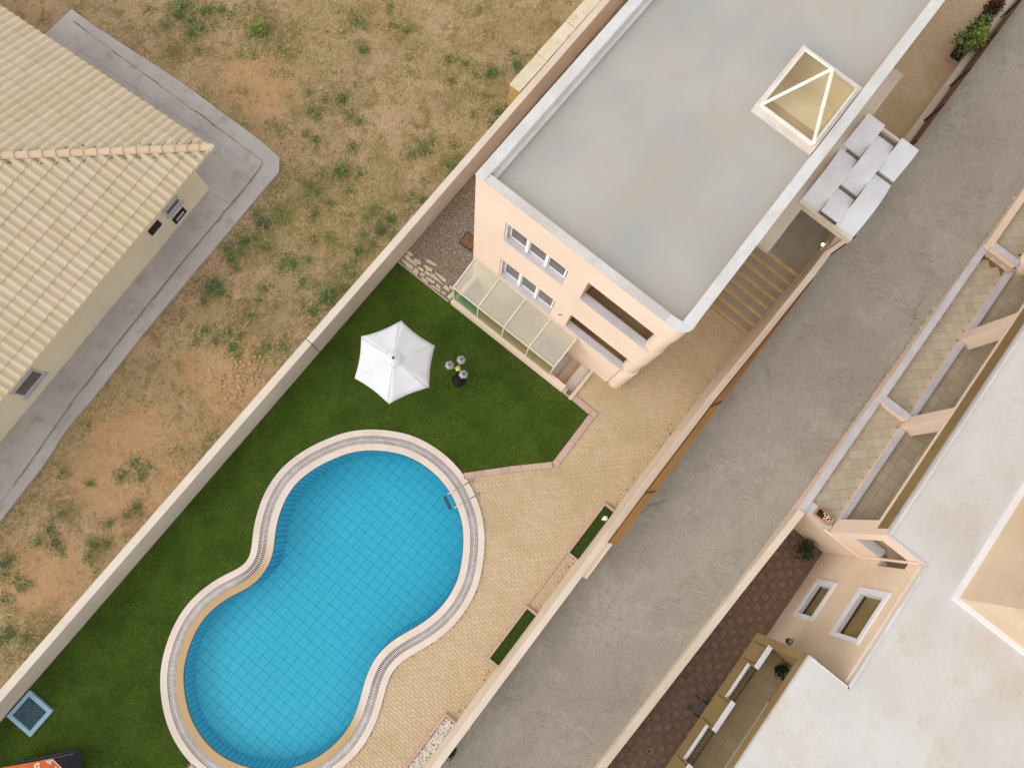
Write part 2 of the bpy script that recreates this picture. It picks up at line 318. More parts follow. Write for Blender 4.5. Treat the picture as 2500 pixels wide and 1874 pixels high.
for nm_, c_1, c_2 in (('greenglass', (96, 150, 104), (170, 214, 170)), ('oliveclear', (150, 148, 104), (220, 218, 176))):
    k = NB(nm_); k.color(lin(c_1)); k.b.inputs['Roughness'].default_value = 0.25
    tr_ = k.n('BsdfTransparent'); tr_.inputs[0].default_value = lin(c_2); mx_ = k.n('MixShader'); mx_.inputs[0].default_value = 0.6
    k.l(tr_.outputs[0], mx_.inputs[1]); k.l(k.b.outputs[0], mx_.inputs[2]); k.l(mx_.outputs[0], k.out.inputs[0]); m[nm_] = k.m
k_, g_ = clear('skylight_glass', (254, 250, 236), 1.45, 0.15); m['skyglass'] = k_.m
m['lantern'] = mat('smoked_lantern_glass', (150, 148, 152), (136, 134, 138), 6, rough=0.2, spec=0.6, bump=0)
k_, g_ = clear('pool_water', (246, 252, 254), 1.33, 0.02); m['water'] = k_.m
bp = k_.n('Bump'); bp.inputs['Strength'].default_value = 0.25; bp.inputs['Distance'].default_value = 0.02
k_.l(k_.noise(3.5, 4, 0.5), bp.inputs['Height']); k_.l(bp.outputs[0], g_.inputs['Normal'])
va = k_.n('VolumeAbsorption'); va.inputs['Color'].default_value = (0.05, 0.93, 0.975, 1); va.inputs['Density'].default_value = 0.17
k_.l(va.outputs[0], k_.out.inputs['Volume'])
def emis(name, c, st):
    k = NB(name); k.b.inputs['Emission Color'].default_value = lin(c); k.b.inputs['Emission Strength'].default_value = st; k.color(lin(c)); return k.m
m['bulb'] = emis('lit_bulb', (255, 240, 205), 6)
m['warmbulb'] = emis('warm_bulb', (255, 180, 90), 5)

# ------------------------------------------------------------------ object helpers
def thing(name, label, cat, loc=(0, 0, 0), group=None):
    o = bpy.data.objects.new(name, None); COL.objects.link(o); o.location = loc
    o.empty_display_size = 0.2; o['label'] = label; o['category'] = cat
    if group: o['group'] = group
    return o
def tag(o, label, cat, group=None):
    o['label'] = label; o['category'] = cat
    if group: o['group'] = group
    return o
def struct(o): o['kind'] = 'structure'; return o
def stuff(o): o['kind'] = 'stuff'; return o
def wloc(p):
    v = Vector((0, 0, 0))
    while p is not None: v += p.location; p = p.parent
    return v
class MB:
    def __init__(s): s.v = []; s.f = []
    def add(s, vs, fs):
        b = len(s.v); s.v += [tuple(v) for v in vs]; s.f += [tuple(b + i for i in f) for f in fs]; return s
    def box(s, x0, x1, y0, y1, z0, z1):
        return s.add([(x, y, z) for z in (z0, z1) for x, y in ((x0, y0), (x1, y0), (x1, y1), (x0, y1))],
                     [(3, 2, 1, 0), (4, 5, 6, 7), (0, 1, 5, 4), (1, 2, 6, 5), (2, 3, 7, 6), (3, 0, 4, 7)])
    def prism(s, poly, z0, z1, zf=None):
        n = len(poly)
        a = sum(poly[i][0] * poly[(i + 1) % n][1] - poly[(i + 1) % n][0] * poly[i][1] for i in range(n))
        if a < 0: poly = poly[::-1]
        lo = [(p[0], p[1], (zf(p[0], p[1]) + z0) if zf else z0) for p in poly]
        hi = [(p[0], p[1], (zf(p[0], p[1]) + z1) if zf else z1) for p in poly]
        return s.add(lo + hi, [tuple(range(n - 1, -1, -1)), tuple(range(n, 2 * n))] + [(i, (i + 1) % n, n + (i + 1) % n, n + i) for i in range(n)])
    def bar(s, a, b, w, h=None, up=(0, 0, 1)):
        a = Vector(a); b = Vector(b); h = h or w; t = (b - a).normalized(); u = Vector(up)
        if abs(t.dot(u)) > 0.95: u = Vector((1, 0, 0))
        n = t.cross(u).normalized(); u = n.cross(t)
        vs = [p + n * sx * w / 2 + u * sy * h / 2 for p in (a, b) for sx, sy in ((-1, -1), (1, -1), (1, 1), (-1, 1))]
        return s.add(vs, [(0, 1, 2, 3), (7, 6, 5, 4), (0, 4, 5, 1), (1, 5, 6, 2), (2, 6, 7, 3), (3, 7, 4, 0)])
    def tube(s, pts, r, n=10, caps=True):
        pts = [Vector(p) for p in pts]; rr = r if isinstance(r, (list, tuple)) else [r] * len(pts); b = len(s.v); ref = Vector((0.13, 0.37, 0.92)).normalized()
        for i, p in enumerate(pts):
            t = (pts[min(i + 1, len(pts) - 1)] - pts[max(i - 1, 0)]).normalized()
            if abs(t.dot(ref)) > 0.97: ref = Vector((0.9, 0.1, 0.2)).normalized()
            u = t.cross(ref).normalized(); w = t.cross(u)
            for k in range(n):
                an = 2 * math.pi * k / n; s.v.append(tuple(p + (u * math.cos(an) + w * math.sin(an)) * rr[i]))
        for i in range(len(pts) - 1):
            for k in range(n):
                s.f.append((b + i * n + k, b + i * n + (k + 1) % n, b + (i + 1) * n + (k + 1) % n, b + (i + 1) * n + k))
        if caps: s.f.append(tuple(b + k for k in range(n))[::-1]); s.f.append(tuple(b + (len(pts) - 1) * n + k for k in range(n)))
        return s
    def cyl(s, x, y, z0, z1, r0, r1=None, n=20):
        return s.lathe(x, y, [(r0, z0), (r1 if r1 is not None else r0, z1)], n)
    def lathe(s, x, y, prof, n=20, a0=0):
        b = len(s.v)
        for r, z in prof:
            for k in range(n):
                an = 2 * math.pi * k / n + a0; s.v.append((x + r * math.cos(an), y + r * math.sin(an), z))
        for i in range(len(prof) - 1):
            for k in range(n): s.f.append((b + i * n + k, b + i * n + (k + 1) % n, b + (i + 1) * n + (k + 1) % n, b + (i + 1) * n + k))
        s.f.append(tuple(b + k for k in range(n))[::-1]); s.f.append(tuple(b + (len(prof) - 1) * n + k for k in range(n))); return s
    def ball(s, c, r, n=8, sq=1.0):
        prof = [(max(1e-4, r * math.sin(math.pi * i / n)), c[2] - r * sq * math.cos(math.pi * i / n)) for i in range(n + 1)]
        return s.lathe(c[0], c[1], prof, n + 2)
    def build(s, name, mt, parent=None, bevel=0, smooth=False, label=None):
        o0 = wloc(parent) if parent else Vector((0, 0, 0))
        me = bpy.data.meshes.new(name); me.from_pydata([tuple(Vector(v) - o0) for v in s.v], [], s.f)
        me.materials.append(mt if not isinstance(mt, str) else m[mt]); me.update()
        o = bpy.data.objects.new(name, me); COL.objects.link(o); o.parent = parent
        if smooth:
            me.shade_smooth() if hasattr(me, 'shade_smooth') else None
            try: me.set_sharp_from_angle(angle=R(40))
            except Exception: pass
        if bevel:
            b = o.modifiers.new('bevel', 'BEVEL'); b.width = bevel; b.segments = 2; b.limit_method = 'ANGLE'
        if label: o['label'] = label
        return o
def inst(name, me, parent, loc, rot=None, scale=None):
    o = bpy.data.objects.new(name, me); COL.objects.link(o)
    if parent is not None: o.parent = parent; loc = Vector(loc) - wloc(parent)
    o.location = loc
    if rot is not None: o.rotation_euler = rot
    if scale is not None: o.scale = scale if not isinstance(scale, (int, float)) else (scale,) * 3
    return o
def np_mesh(name, mt, verts, faces, cols=None, parent=None):
    """verts (N,3), faces (M,k); cols (N,3) linear"""
    me = bpy.data.meshes.new(name); k = faces.shape[1]
    me.vertices.add(len(verts)); me.vertices.foreach_set('co', verts.astype(np.float32).ravel())
    me.loops.add(faces.size); me.loops.foreach_set('vertex_index', faces.astype(np.int32).ravel())
    me.polygons.add(len(faces)); me.polygons.foreach_set('loop_start', np.arange(0, faces.size, k, dtype=np.int32))
    me.update(calc_edges=True)
    if cols is not None:
        a = me.color_attributes.new('Col', 'FLOAT_COLOR', 'POINT')
        c = np.ones((len(verts), 4), np.float32); c[:, :3] = cols; a.data.foreach_set('color', c.ravel())
    me.materials.append(m[mt]); o = bpy.data.objects.new(name, me); COL.objects.link(o); o.parent = parent
    return o
def pip(px, py, poly):
    inside = np.zeros(len(px), bool); n = len(poly); j = n - 1
    for i in range(n):
        xi, yi = poly[i]; xj, yj = poly[j]
        c = ((yi > py) != (yj > py)); c &= px < (xj - xi) * (py - yi) / (yj - yi + 1e-12) + xi
        inside ^= c; j = i
    return inside
def pip1(x, y, poly): return bool(pip(np.array([x]), np.array([y]), poly)[0])
def chip(l, w, h, b):
    """one paver / tile: a slab with a chamfered top edge, about 20 triangles"""
    q = MB(); x, y = l / 2, w / 2
    q.add([(-x, -y, 0), (x, -y, 0), (x, y, 0), (-x, y, 0), (-x, -y, h - b), (x, -y, h - b), (x, y, h - b), (-x, y, h - b),
           (-x + b, -y + b, h), (x - b, -y + b, h), (x - b, y - b, h), (-x + b, y - b, h)],
          [(8, 9, 10, 11)] + [(i, (i + 1) % 4, 4 + (i + 1) % 4, 4 + i) for i in range(4)] + [(4 + i, 4 + (i + 1) % 4, 8 + (i + 1) % 4, 8 + i) for i in range(4)])
    return q
def lay(name, q, mt, mats, parent, limit=300, key=None):
    """pieces: the nearest `limit` are objects that share one mesh, the rest one joined mesh of kind stuff"""
    me = bpy.data.meshes.new(name); me.from_pydata(q.v, [], q.f); me.materials.append(m[mt]); me.update()
    cp = Vector((0, 0, CAM_H))
    mats = sorted(mats, key=key or (lambda M: (M.translation - cp).length))
    o0 = wloc(parent) if parent else Vector((0, 0, 0))
    for M in mats[:limit]:
        o = bpy.data.objects.new(name, me); COL.objects.link(o); o.parent = parent
        o.matrix_basis = Matrix.Translation(-o0) @ M
    rest = mats[limit:]
    if rest:
        V = np.array(q.v); nv = len(V); A = np.empty((len(rest) * nv, 3))
        for i, M in enumerate(rest):
            a = np.array(M); A[i * nv:(i + 1) * nv] = V @ a[:3, :3].T + a[:3, 3] - np.array(o0)
        fs = [tuple(i + k * nv for i in f) for k in range(len(rest)) for f in q.f]
        me2 = bpy.data.meshes.new(name + 's'); me2.from_pydata(A.tolist(), [], fs); me2.materials.append(m[mt]); me2.update()
        o = bpy.data.objects.new(name + 's', me2); COL.objects.link(o); o.parent = parent; stuff(o)
def TR(x, y, z, rz=0, tx=0, ty=0): return Matrix.Translation((x, y, z)) @ Matrix.Rotation(rz, 4, 'Z') @ Matrix.Rotation(ty, 4, 'Y') @ Matrix.Rotation(tx, 4, 'X')

def road_z(x): return float(np.interp(x, [-20, -14, -3.6, 3.7, 7, 13, 19, 26, 40], [-.9, -.6, .03, .82, 1.2, 1.36, 1.70, 2.0, 2.6]))
# ================================================================== GROUND
yi = lambda x: 7.16 + 0.0115 * x                       # inner face of the field wall
# pool outline (outer edge of the coping)
OUT = [(0.03,4.29),(-0.52,4.78),(-1.06,5.08),(-1.63,5.35),(-2.38,5.55),(-3.0,5.57),(-3.67,5.44),(-4.28,5.18),(-4.74,4.91),(-5.12,4.61),(-5.39,4.45),(-5.62,4.42),(-5.9,4.52),(-6.3,4.73),(-6.78,4.9),(-7.38,5.01),(-7.95,4.99),(-8.56,4.84),(-9.21,4.55),(-9.77,4.16),(-10.27,3.6),(-10.64,3.02),(-10.88,2.4),(-11.01,1.64),(-10.96,0.9),(-10.72,0.1),(-10.25,-0.7),(-9.65,-1.32),(-9.0,-1.72),(-8.36,-1.94),(-7.74,-2.04),(-7.21,-2.01),(-6.73,-1.91),(-6.24,-1.72),(-5.92,-1.56),(-5.53,-1.39),(-5.3,-1.33),(-4.99,-1.33),(-4.6,-1.45),(-4.18,-1.64),(-3.7,-1.83),(-3.15,-1.96),(-2.6,-2.0),(-2.1,-1.95),(-1.48,-1.8),(-0.74,-1.39),(-0.24,-1.02),(0.17,-0.62),(0.51,-0.13),(0.82,0.5),(1.01,1.29),(1.02,2.13),(0.84,2.99),(0.46,3.7)]
def resample(P, n):
    P = np.array(P + [P[0]]); 
    for _ in range(2):      # corner cutting
        Q = P[:-1]; Nn = np.roll(Q, -1, 0); P = np.stack([0.75 * Q + 0.25 * Nn, 0.25 * Q + 0.75 * Nn], 1).reshape(-1, 2); P = np.vstack([P, P[:1]])
    L = np.r_[0, np.cumsum(np.linalg.norm(np.diff(P, axis=0), axis=1))]; t = np.linspace(0, L[-1], n, endpoint=False)
    return np.c_[np.interp(t, L, P[:, 0]), np.interp(t, L, P[:, 1])], L[-1]
NP = 320
PO, PLEN = resample(OUT, NP)
T_ = np.roll(PO, -1, 0) - np.roll(PO, 1, 0); T_ /= np.linalg.norm(T_, axis=1)[:, None]
NRM = np.c_[-T_[:, 1], T_[:, 0]]                       # inward for a counter-clockwise outline
if (PO[:, 0] * np.roll(PO[:, 1], -1) - np.roll(PO[:, 0], -1) * PO[:, 1]).sum() < 0: NRM = -NRM
def off(dd):
    Q = PO + NRM * dd
    for _ in range(6): Q = 0.5 * Q + 0.25 * (np.roll(Q, 1, 0) + np.roll(Q, -1, 0))
    return Q
def ring(A, zA, B, zB, q=None):
    q = q or MB(); n = len(A); b = len(q.v)
    q.v += [(a[0], a[1], zA) for a in A] + [(c[0], c[1], zB) for c in B]
    q.f += [(b + i, b + (i + 1) % n, b + n + (i + 1) % n, b + n + i) for i in range(n)]; return q
O0, O1, O2, O3 = off(0), off(0.21), off(0.46), off(0.69)
pool_hole = [tuple(p) for p in off(0.55)]

# far ground, wide enough for views from the side
struct(MB().box(-60, 70, -60, 70, -3.3, -3.2).build('terrain', 'field'))
# field on the far side of the wall: gently uneven sheet
def grid_sheet(x0, x1, y0, y1, st, zf, name, mt):
    xs = np.arange(x0, x1 + st, st); ys = np.arange(y0, y1 + st, st); X, Y = np.meshgrid(xs, ys)
    Zz = np.vectorize(zf)(X, Y); v = np.c_[X.ravel(), Y.ravel(), Zz.ravel()]; nx = len(xs)
    i = np.arange((len(ys) - 1) * (nx - 1)); r_ = i // (nx - 1); c_ = i % (nx - 1); a = r_ * nx + c_
    return np_mesh(name, mt, v, np.c_[a, a + 1, a + nx + 1, a + nx])
fz = lambda x, y: -0.03 + 0.05 * noise.fractal(Vector((x * 0.5, y * 0.5, 3)), 1.0, 2.0, 4)
o = grid_sheet(-40, 50, 7.25, 60, 0.35, fz, 'field_ground', 'field'); struct(o); o.data.shade_smooth()
# lawn bed with the pool cut out: ring from outside polygon to pool hole is awkward, so lay cells
LAWN = [(-16, 7.3), (5.16, 7.3), (5.16, -0.38), (5.12, -1.25), (3.14, -1.28), (2.04, -0.18), (0.97, 0.86), (0.5, 1.0), (-4.0, 1.6), (-10.9, 1.75), (-16, 1.75)]
def sheet_with_hole(poly, hole, z, name, mt, skirt=None):
    bm = bmesh.new(); ov = [bm.verts.new((x, y, z)) for x, y in poly]; hv = [bm.verts.new((x, y, z)) for x, y in hole]
    ed = [bm.edges.new((v[i], v[(i + 1) % len(v)])) for v in (ov, hv) for i in range(len(v))]
    bmesh.ops.triangle_fill(bm, use_beauty=True, use_dissolve=False, edges=ed)
    for f in bm.faces:
        if f.normal.z < 0: f.normal_flip()
    me = bpy.data.meshes.new(name); bm.to_mesh(me); bm.free(); me.materials.append(m[mt]); o = bpy.data.objects.new(name, me); COL.objects.link(o); return o
hole = [tuple(p) for p in off(0.12)[::2]]
paving = struct(sheet_with_hole([(-16, -3.95), (13.2, -3.95), (13.2, -0.5), (5.13, -0.5), (5.13, 7.25), (-16, 7.25)], hole, 0.001, 'paving', 'mortar'))
lawn_area = np.array(LAWN)
def lawn_sheet():
    bm = bmesh.new()
    # clip: lawn = LAWN minus pool; build from boundary walking round the pool's outer edge
    pts = [tuple(p) for p in off(0.05)]
    # start: where the pink kerb meets the pool, end: the lower-left end
    s = min(range(NP), key=lambda i: (pts[i][0] - 0.95) ** 2 + (pts[i][1] - 0.84) ** 2)
    e = min(range(NP), key=lambda i: (pts[i][0] + 10.98) ** 2 + (pts[i][1] - 1.75) ** 2)
    arc = []; i = s
    while i != e: arc.append(pts[i]); i = (i + 1) % NP
    arc.append(pts[e])
    if not any(p[1] > 5 for p in arc):
        arc = []; i = s
        while i != e: arc.append(pts[i]); i = (i - 1) % NP
        arc.append(pts[e])
    poly = [(-16, 7.2), (5.16, 7.3), (5.16, -0.38), (5.12, -1.25), (3.14, -1.28), (2.04, -0.18)] + arc + [(-16, 1.75)]
    vs = [bm.verts.new((x, y, 0.02)) for x, y in poly]
    ed = [bm.edges.new((vs[i], vs[(i + 1) % len(vs)])) for i in range(len(vs))]
    bmesh.ops.triangle_fill(bm, use_beauty=True, use_dissolve=False, edges=ed)
    for f in bm.faces:
        if f.normal.z < 0: f.normal_flip()
    me = bpy.data.meshes.new('lawn'); bm.to_mesh(me); bm.free(); me.materials.append(m['lawn'])
    o = bpy.data.objects.new('lawn', me); COL.objects.link(o); struct(o); return poly
LAWNP = lawn_sheet()
# gravel strip beside the house
struct(MB().prism([(5.2, 4.6), (26, 4.6), (26, 7.3), (5.2, 7.22)], -0.05, 0.0).build('gravel', 'gravel'))
# road, sloping up along the street
q = MB(); 
for a in range(-20, 41, 1): q.v += [(a, -4.05, road_z(a)), (a, -8.3, road_z(a) )]
n = len(q.v) // 2
q.f = [(2 * i, 2 * i + 1, 2 * i + 3, 2 * i + 2) for i in range(n - 1)]
struct(q.build('road', 'road'))
# ground under the right-hand building
struct(MB().box(-30, 45, -40, -8.2, -1.2, -0.83).build('patio_ground', 'patiogrout'))

# ================================================================== PAVING PIECES
q = chip(0.0925, 0.1925, 0.035, 0.003)
mats = []
LN = [(0.97, 0.86), (2.04, -0.18), (3.14, -1.28), (5.12, -1.25), (5.3, -0.45), (6.45, -0.45), (6.45, 0), (0.5, 8), (-16, 8), (-16, 1.75), (-10.9, 1.75)]
holeP = [tuple(p) for p in off(0.06)]
plant_boxes = [(1.02, 3.12, -4, -3.42), (-3.15, -1.07, -4, -3.42), (-7.6, -5.18, -4, -3.42)]
ix = 0
for i in range(-105, 114):
    x = i * 0.1 + 0.05
    if x > 10.9 or x < -10.5: continue
    for j in range(-20, 13):
        y = j * 0.2 + (0.1 if i % 2 else 0)
        if y < -3.96 or y > 2.3: continue
        if x > 6.45 and y > -1.3: continue
        if x > 5.1 and y > -0.34: continue
        if not inframe(x, y, 0, 40): continue
        if pip1(x, y, holeP): continue
        if x < 5.25 and pip1(x, y, LAWNP) and pip1(x - .1, y - .2, LAWNP) and pip1(x + .15, y - .1, LAWNP): continue
        mats.append(TR(x + random.uniform(-.002, .002), y + random.uniform(-.002, .002), random.uniform(-0.029, -0.025), random.uniform(-.012, .012), random.uniform(-.012, .012), random.uniform(-.012, .012)))
lay('brick', q, 'brick', mats, paving, key=lambda M: abs(M.translation.x) + abs(M.translation.y + 2.5))
# brick path behind the canopy, on the upper level
upper_path = struct(MB().box(17.6, 34, -3.95, -1.4, 1.1, 1.295).build('upper_path', 'mortar'))
mats = []
for i in range(0, 110):
    x = 17.7 + i * 0.1
    for j in range(-20, -6):
        y = j * 0.2 + (0.1 if i % 2 else 0)
        if -3.98 < y < -1.5 and inframe(x, y, 1.3, 20): mats.append(TR(x, y, random.uniform(1.295, 1.3) - 0.02, random.uniform(-.01, .01)))
lay('brick', q, 'brick', mats, upper_path, limit=200)

# pink kerb stones round the lawn
kerb = thing('lawn_kerb', 'row of pink kerb stones between green lawn and sand coloured paving', 'kerb', (3.14, -1.37, 0))
def kerb_run(a, b, side, width, joints, parent, z1=0.055, nm='kerb_stone'):
    a = Vector(a + (0,)); b = Vector(b + (0,)); t = (b - a).normalized(); nn = Vector((-t.y, t.x, 0)) * side; L = (b - a).length
    cuts = [0] + joints + [L]
    for c0, c1 in zip(cuts, cuts[1:]):
        p = [a + t * (c0 + .004), a + t * (c1 - .004), a + t * (c1 - .004) + nn * width, a + t * (c0 + .004) + nn * width]
        MB().prism([(v.x, v.y) for v in p], -0.04, z1).build(nm, 'kerbpink', parent, bevel=0.006)
kerb_run((0.93, 0.84), (2.04, -0.20), -1, 0.19, [0.35, 0.66, 1.25], kerb)
kerb_run((2.045, -0.205), (3.06, -1.23), -1, 0.19, [0.42, 1.1], kerb)
kerb_run((3.08, -1.26), (5.12, -1.23), -1, 0.22, [0.15, 0.95, 1.7], kerb)
kerb_run((5.13, -1.47), (5.15, -0.47), -1, 0.21, [0.25], kerb)
kedge = thing('terrace_edge_kerb', 'thin pink kerb on edge between artificial lawn and gravel strip', 'kerb', (5.17, 6, 0))
for a in np.arange(4.95, 7.1, 0.75): MB().box(5.14, 5.185, a, min(a + .745, 7.2), -.03, .06).build('kerb_stone', 'kerbpink', kedge)
k3 = thing('pool_end_kerb', 'pink kerb stones leading away from the rounded far end of the pool', 'kerb', (-11.3, 1.65, 0))
kerb_run((-13.5, 1.72), (-10.95, 1.72), -1, 0.19, [0.8, 1.6], k3)

# ================================================================== POOL
pool = thing('swimming_pool', 'peanut shaped swimming pool with blue tiles and stone coping', 'pool', (-5, 1.6, 0))
ring(O0, 0.055, O1, 0.055, ring(O0, -0.1, O0, 0.055, None)).build('outer_coping', 'coping', pool)
q = ring(O2, 0.055, O3, 0.055); ring(O3, 0.055, O3, -0.12, q); ring(O1, -0.1, O1, 0.055, q); ring(O2, 0.055, O2, -0.1, q); q.build('rim', 'rim', pool)
ring(O1, -0.06, O2, -0.06).build('gutter_channel', 'gutter', pool)
# grate slats across the gutter
_, L = None, PLEN
gN = int(PLEN / 0.042); q = MB()
Ai, _l = resample(OUT, gN)
def interp_ring(Q, t):
    f = t * NP; i = int(f) % NP; w = f - int(f); return Q[i] * (1 - w) + Q[(i + 1) % NP] * w
for gi in range(gN):
    t = gi / gN; a = interp_ring(O1, t); b = interp_ring(O2, t); c0 = a + (b - a) * 0.04; c1 = a + (b - a) * 0.96
    q.bar((c0[0], c0[1], 0.03), (c1[0], c1[1], 0.03), 0.019, 0.02)
stuff(q.build('grate_slats', 'grate', pool))
q = MB(); mid = (O1 + O2) / 2; n2 = (O2 - O1) / np.linalg.norm(O2 - O1, axis=1)[:, None]
ring(mid - n2 * 0.009, 0.043, mid + n2 * 0.009, 0.043, q).build('grate_rail', 'grate', pool)
def depth(x): return -(0.80 + max(0.0, min(1.0, (x + 10.3) / 9.0)) * 1.15)
WALL = off(0.70)
q = MB(); b_ = [tuple(p) for p in WALL]
q.v = [(p[0], p[1], 0.0) for p in b_] + [(p[0], p[1], -2.2) for p in b_]
q.f = [(i, (i + 1) % NP, NP + (i + 1) % NP, NP + i) for i in range(NP)]; q.build('basin_wall', 'poolgrout', pool)
q = MB(); xs = np.linspace(-11, 1.2, 30)
for x in xs: q.v += [(x, -2.3, depth(x) - 0.004), (x, 5.8, depth(x) - 0.004)]
q.f = [(2 * i, 2 * i + 2, 2 * i + 3, 2 * i + 1) for i in range(len(xs) - 1)]
q.build('basin_floor', 'poolgrout', pool)
tq = chip(0.1485, 0.1485, 0.008, 0.002); mats = []; inner = [tuple(p) for p in off(0.63)]
for i in range(-71, 9):
    x = i * 0.156
    for j in range(-16, 38):
        y = j * 0.156 + 0.002 * (i % 4)
        if pip1(x, y, inner) and inframe(x, y, 0, 40):
            sl_ = math.atan2(depth(x - .05) - depth(x + .05), 0.1)
            jx = (0.004 if (i % 2) else -0.004)
            mats.append(TR(x + jx, y + random.uniform(-.005, .005) + (0.004 if j % 2 else -.004), depth(x), random.uniform(-.01, .01), 0, sl_))
lay('pool_tile', tq, 'pooltile', mats, pool)
# wall tiles in vertical strips
q = MB(); nW = int(PLEN * 0.84 / 0.178)
Wr = off(0.705)
for wi in range(nW):
    a = interp_ring(Wr, wi / nW + 0.0006); b = interp_ring(Wr, (wi + 1) / nW - 0.0006)
    for zi in range(7):
        z1 = -0.02 - zi * 0.3; z0 = z1 - 0.292
        q.add([(a[0], a[1], z0), (b[0], b[1], z0), (b[0], b[1], z1), (a[0], a[1], z1)], [(0, 1, 2, 3)])
stuff(q.build('wall_tiles', 'pooltile', pool))
# water body
wp = [tuple(p) for p in off(0.695)]
q = MB(); q.prism(wp, -2.4, -0.005); water = q.build('pool_water', 'water'); struct(water)

# ladder
lad = thing('pool_ladder', 'stainless steel pool ladder with two handrails over the pool edge', 'ladder', (0.8, 0.3, 0.05))
for (bx, by), (ex, ey) in (((0.87, 0.48), (-0.05, 0.86)), ((0.67, 0.03), (-0.25, 0.41))):
    B_ = Vector((bx, by, 0)); E_ = Vector((ex, ey, 0)); pts = []
    for t, z in ((0, .03), (0.0, .35), (0.03, .55), (.12, .68), (.3, .75), (.6, .75), (.82, .68), (.95, .5), (1.0, .25), (1.0, -.05), (1.0, -.75)):
        p = B_ + (E_ - B_) * t; pts.append((p.x * (24 - z) / 24, p.y * (24 - z) / 24, z))
    MB().tube(pts, 0.021, 10).build('handrail', 'steel', lad, smooth=True)
    MB().lathe(bx, by, [(.075, .03), (.07, .045), (.03, .055)], 16).build('base_plate', 'plate', lad)
for z in (-.02, -.32, -.6):
    q = MB(); a = (-0.05, 0.84, z); b = (-0.24, 0.43, z); q.bar(a, b, 0.11, 0.03).build('tread', 'darkstep' if z > -.1 else 'plate', lad)

# planters along the road wall
def planter(x0, x1, label, fill, grp='planters along the road wall'):
    t = thing('planter_bed', label, 'planter', ((x0 + x1) / 2, -3.65, 0), grp)
    L = x1 - x0
    for a in np.arange(x0, x1 - .01, L / 3): MB().box(a + .003, a + L / 3 - .003, -3.50, -3.42, -.03, .11).build('kerb_stone', 'kerbpink', t, bevel=.006)
    for xx in (x0, x1 - .08): MB().box(xx, xx + .08, -3.88, -3.503, -.03, .11).build('kerb_stone', 'kerbpink', t, bevel=.006)
    MB().box(x0 + .08, x1 - .08, -3.88, -3.5, -.02, .05).build('bed', fill, t)
    return t
p1 = planter(1.02, 3.12, 'long turf filled planter nearest the house, holding a small white stone', 'lawn')
p2 = planter(-3.15, -1.07, 'long turf planter with white specks, middle of the three along the wall', 'lawn')
p3 = planter(-7.6, -5.18, 'planter bed of white pebbles, at the far end from the house', 'pebblebed')
# pebbles: small squashed stones joined, too small to pick singly
def blob(s, sq=0.6):
    q = MB(); q.lathe(0, 0, [(s * .55, -s * sq * .6), (s, 0), (s * .6, s * sq * .7)], 6, random.random() * 6); return q
q = MB()
for _ in range(1500):
    x = random.uniform(-7.5, -5.28); y = random.uniform(-3.86, -3.52); s = random.uniform(.012, .032); z = .055 + random.random() * .025
    b = blob(s); e = random.uniform(.7, 1.3); q.add([(v[0] * e + x, v[1] / e + y, v[2] + z) for v in b.v], b.f)
stuff(q.build('pebbles', 'pebble', p3))
for _ in range(16):
    pass
q = MB(); q.lathe(2.71, -3.76, [(.05, .05), (.09, .1), (.07, .16), (.02, .18)], 9); q.lathe(2.64, -3.72, [(.03, .05), (.05, .09), (.03, .14)], 8)
tag(q.build('white_stone', 'white'), 'small white stone lying in the turf planter nearest the house', 'stone')
t = thing('edging_strip', 'thin pink edging line in the paving between two turf planters', 'edging', (-.2, -3.44, 0))
for a in np.arange(-1.06, 0.95, .5): MB().box(a + .002, a + .498, -3.47, -3.43, -.02, .036).build('kerb_stone', 'kerbpink', t)

# ================================================================== WALLS
fw = thing('field_wall', 'long cream wall between the lawn and the dry field', 'wall', (0, 7.3, 0))
def wall_seg(x0, x1, parent):
    q = MB(); q.prism([(x0, yi(x0)), (x1, yi(x1)), (x1, yi(x1) + .25), (x0, yi(x0) + .25)], -0.4, 1.27); return q.build('wall_section', 'wallpaint', parent, bevel=.012)
wall_seg(-22, 1.03, fw); wall_seg(1.055, 34, fw)
# road wall: constant top by the pool, climbing with the stairs
rw = thing('road_wall', 'long cream wall between the pool terrace and the concrete road', 'wall', (0, -3.98, 0))
prof = [(-14, 1.33), (3.8, 1.33), (7.8, 1.5), (9.3, 1.85), (10.2, 2.1), (12.8, 2.55), (16.9, 2.55), (17.0, 1.85), (34, 1.85)]
q = MB(); n = len(prof)
for x, z in prof: q.v += [(x, -3.865, -.5), (x, -4.075, -.5), (x, -3.865, z), (x, -4.075, z)]
for i in range(n - 1):
    a, b = 4 * i, 4 * i + 4; q.f += [(a, b, b + 2, a + 2), (b + 1, a + 1, a + 3, b + 3), (a + 2, b + 2, b + 3, a + 3)]
q.f += [(0, 2, 3, 1), (4 * n - 4, 4 * n - 3, 4 * n - 1, 4 * n - 2)]
q.build('wall_body', 'roadwall', rw, bevel=.012)
MB().box(.72, 2.02, -4.12, -4.078, .8, 1.9).build('upstand', 'roadwall', rw)
bf = thing('sheet_fence', 'low brown metal sheet fence fixed on top of the road wall beside the pool', 'fence', (6, -4.1, 1.3))
MB().add([(2.03, -4.10, 1.2), (12.75, -4.10, 1.2), (12.75, -4.10, 2.52), (2.03, -4.10, 2.45), (2.03, -4.125, 1.2), (12.75, -4.125, 1.2), (12.75, -4.125, 2.52), (2.03, -4.125, 2.45)],
         [(3, 2, 1, 0), (4, 5, 6, 7), (2, 3, 7, 6), (0, 1, 5, 4), (0, 4, 7, 3), (1, 2, 6, 5)]).build('sheet', 'panel', bf)
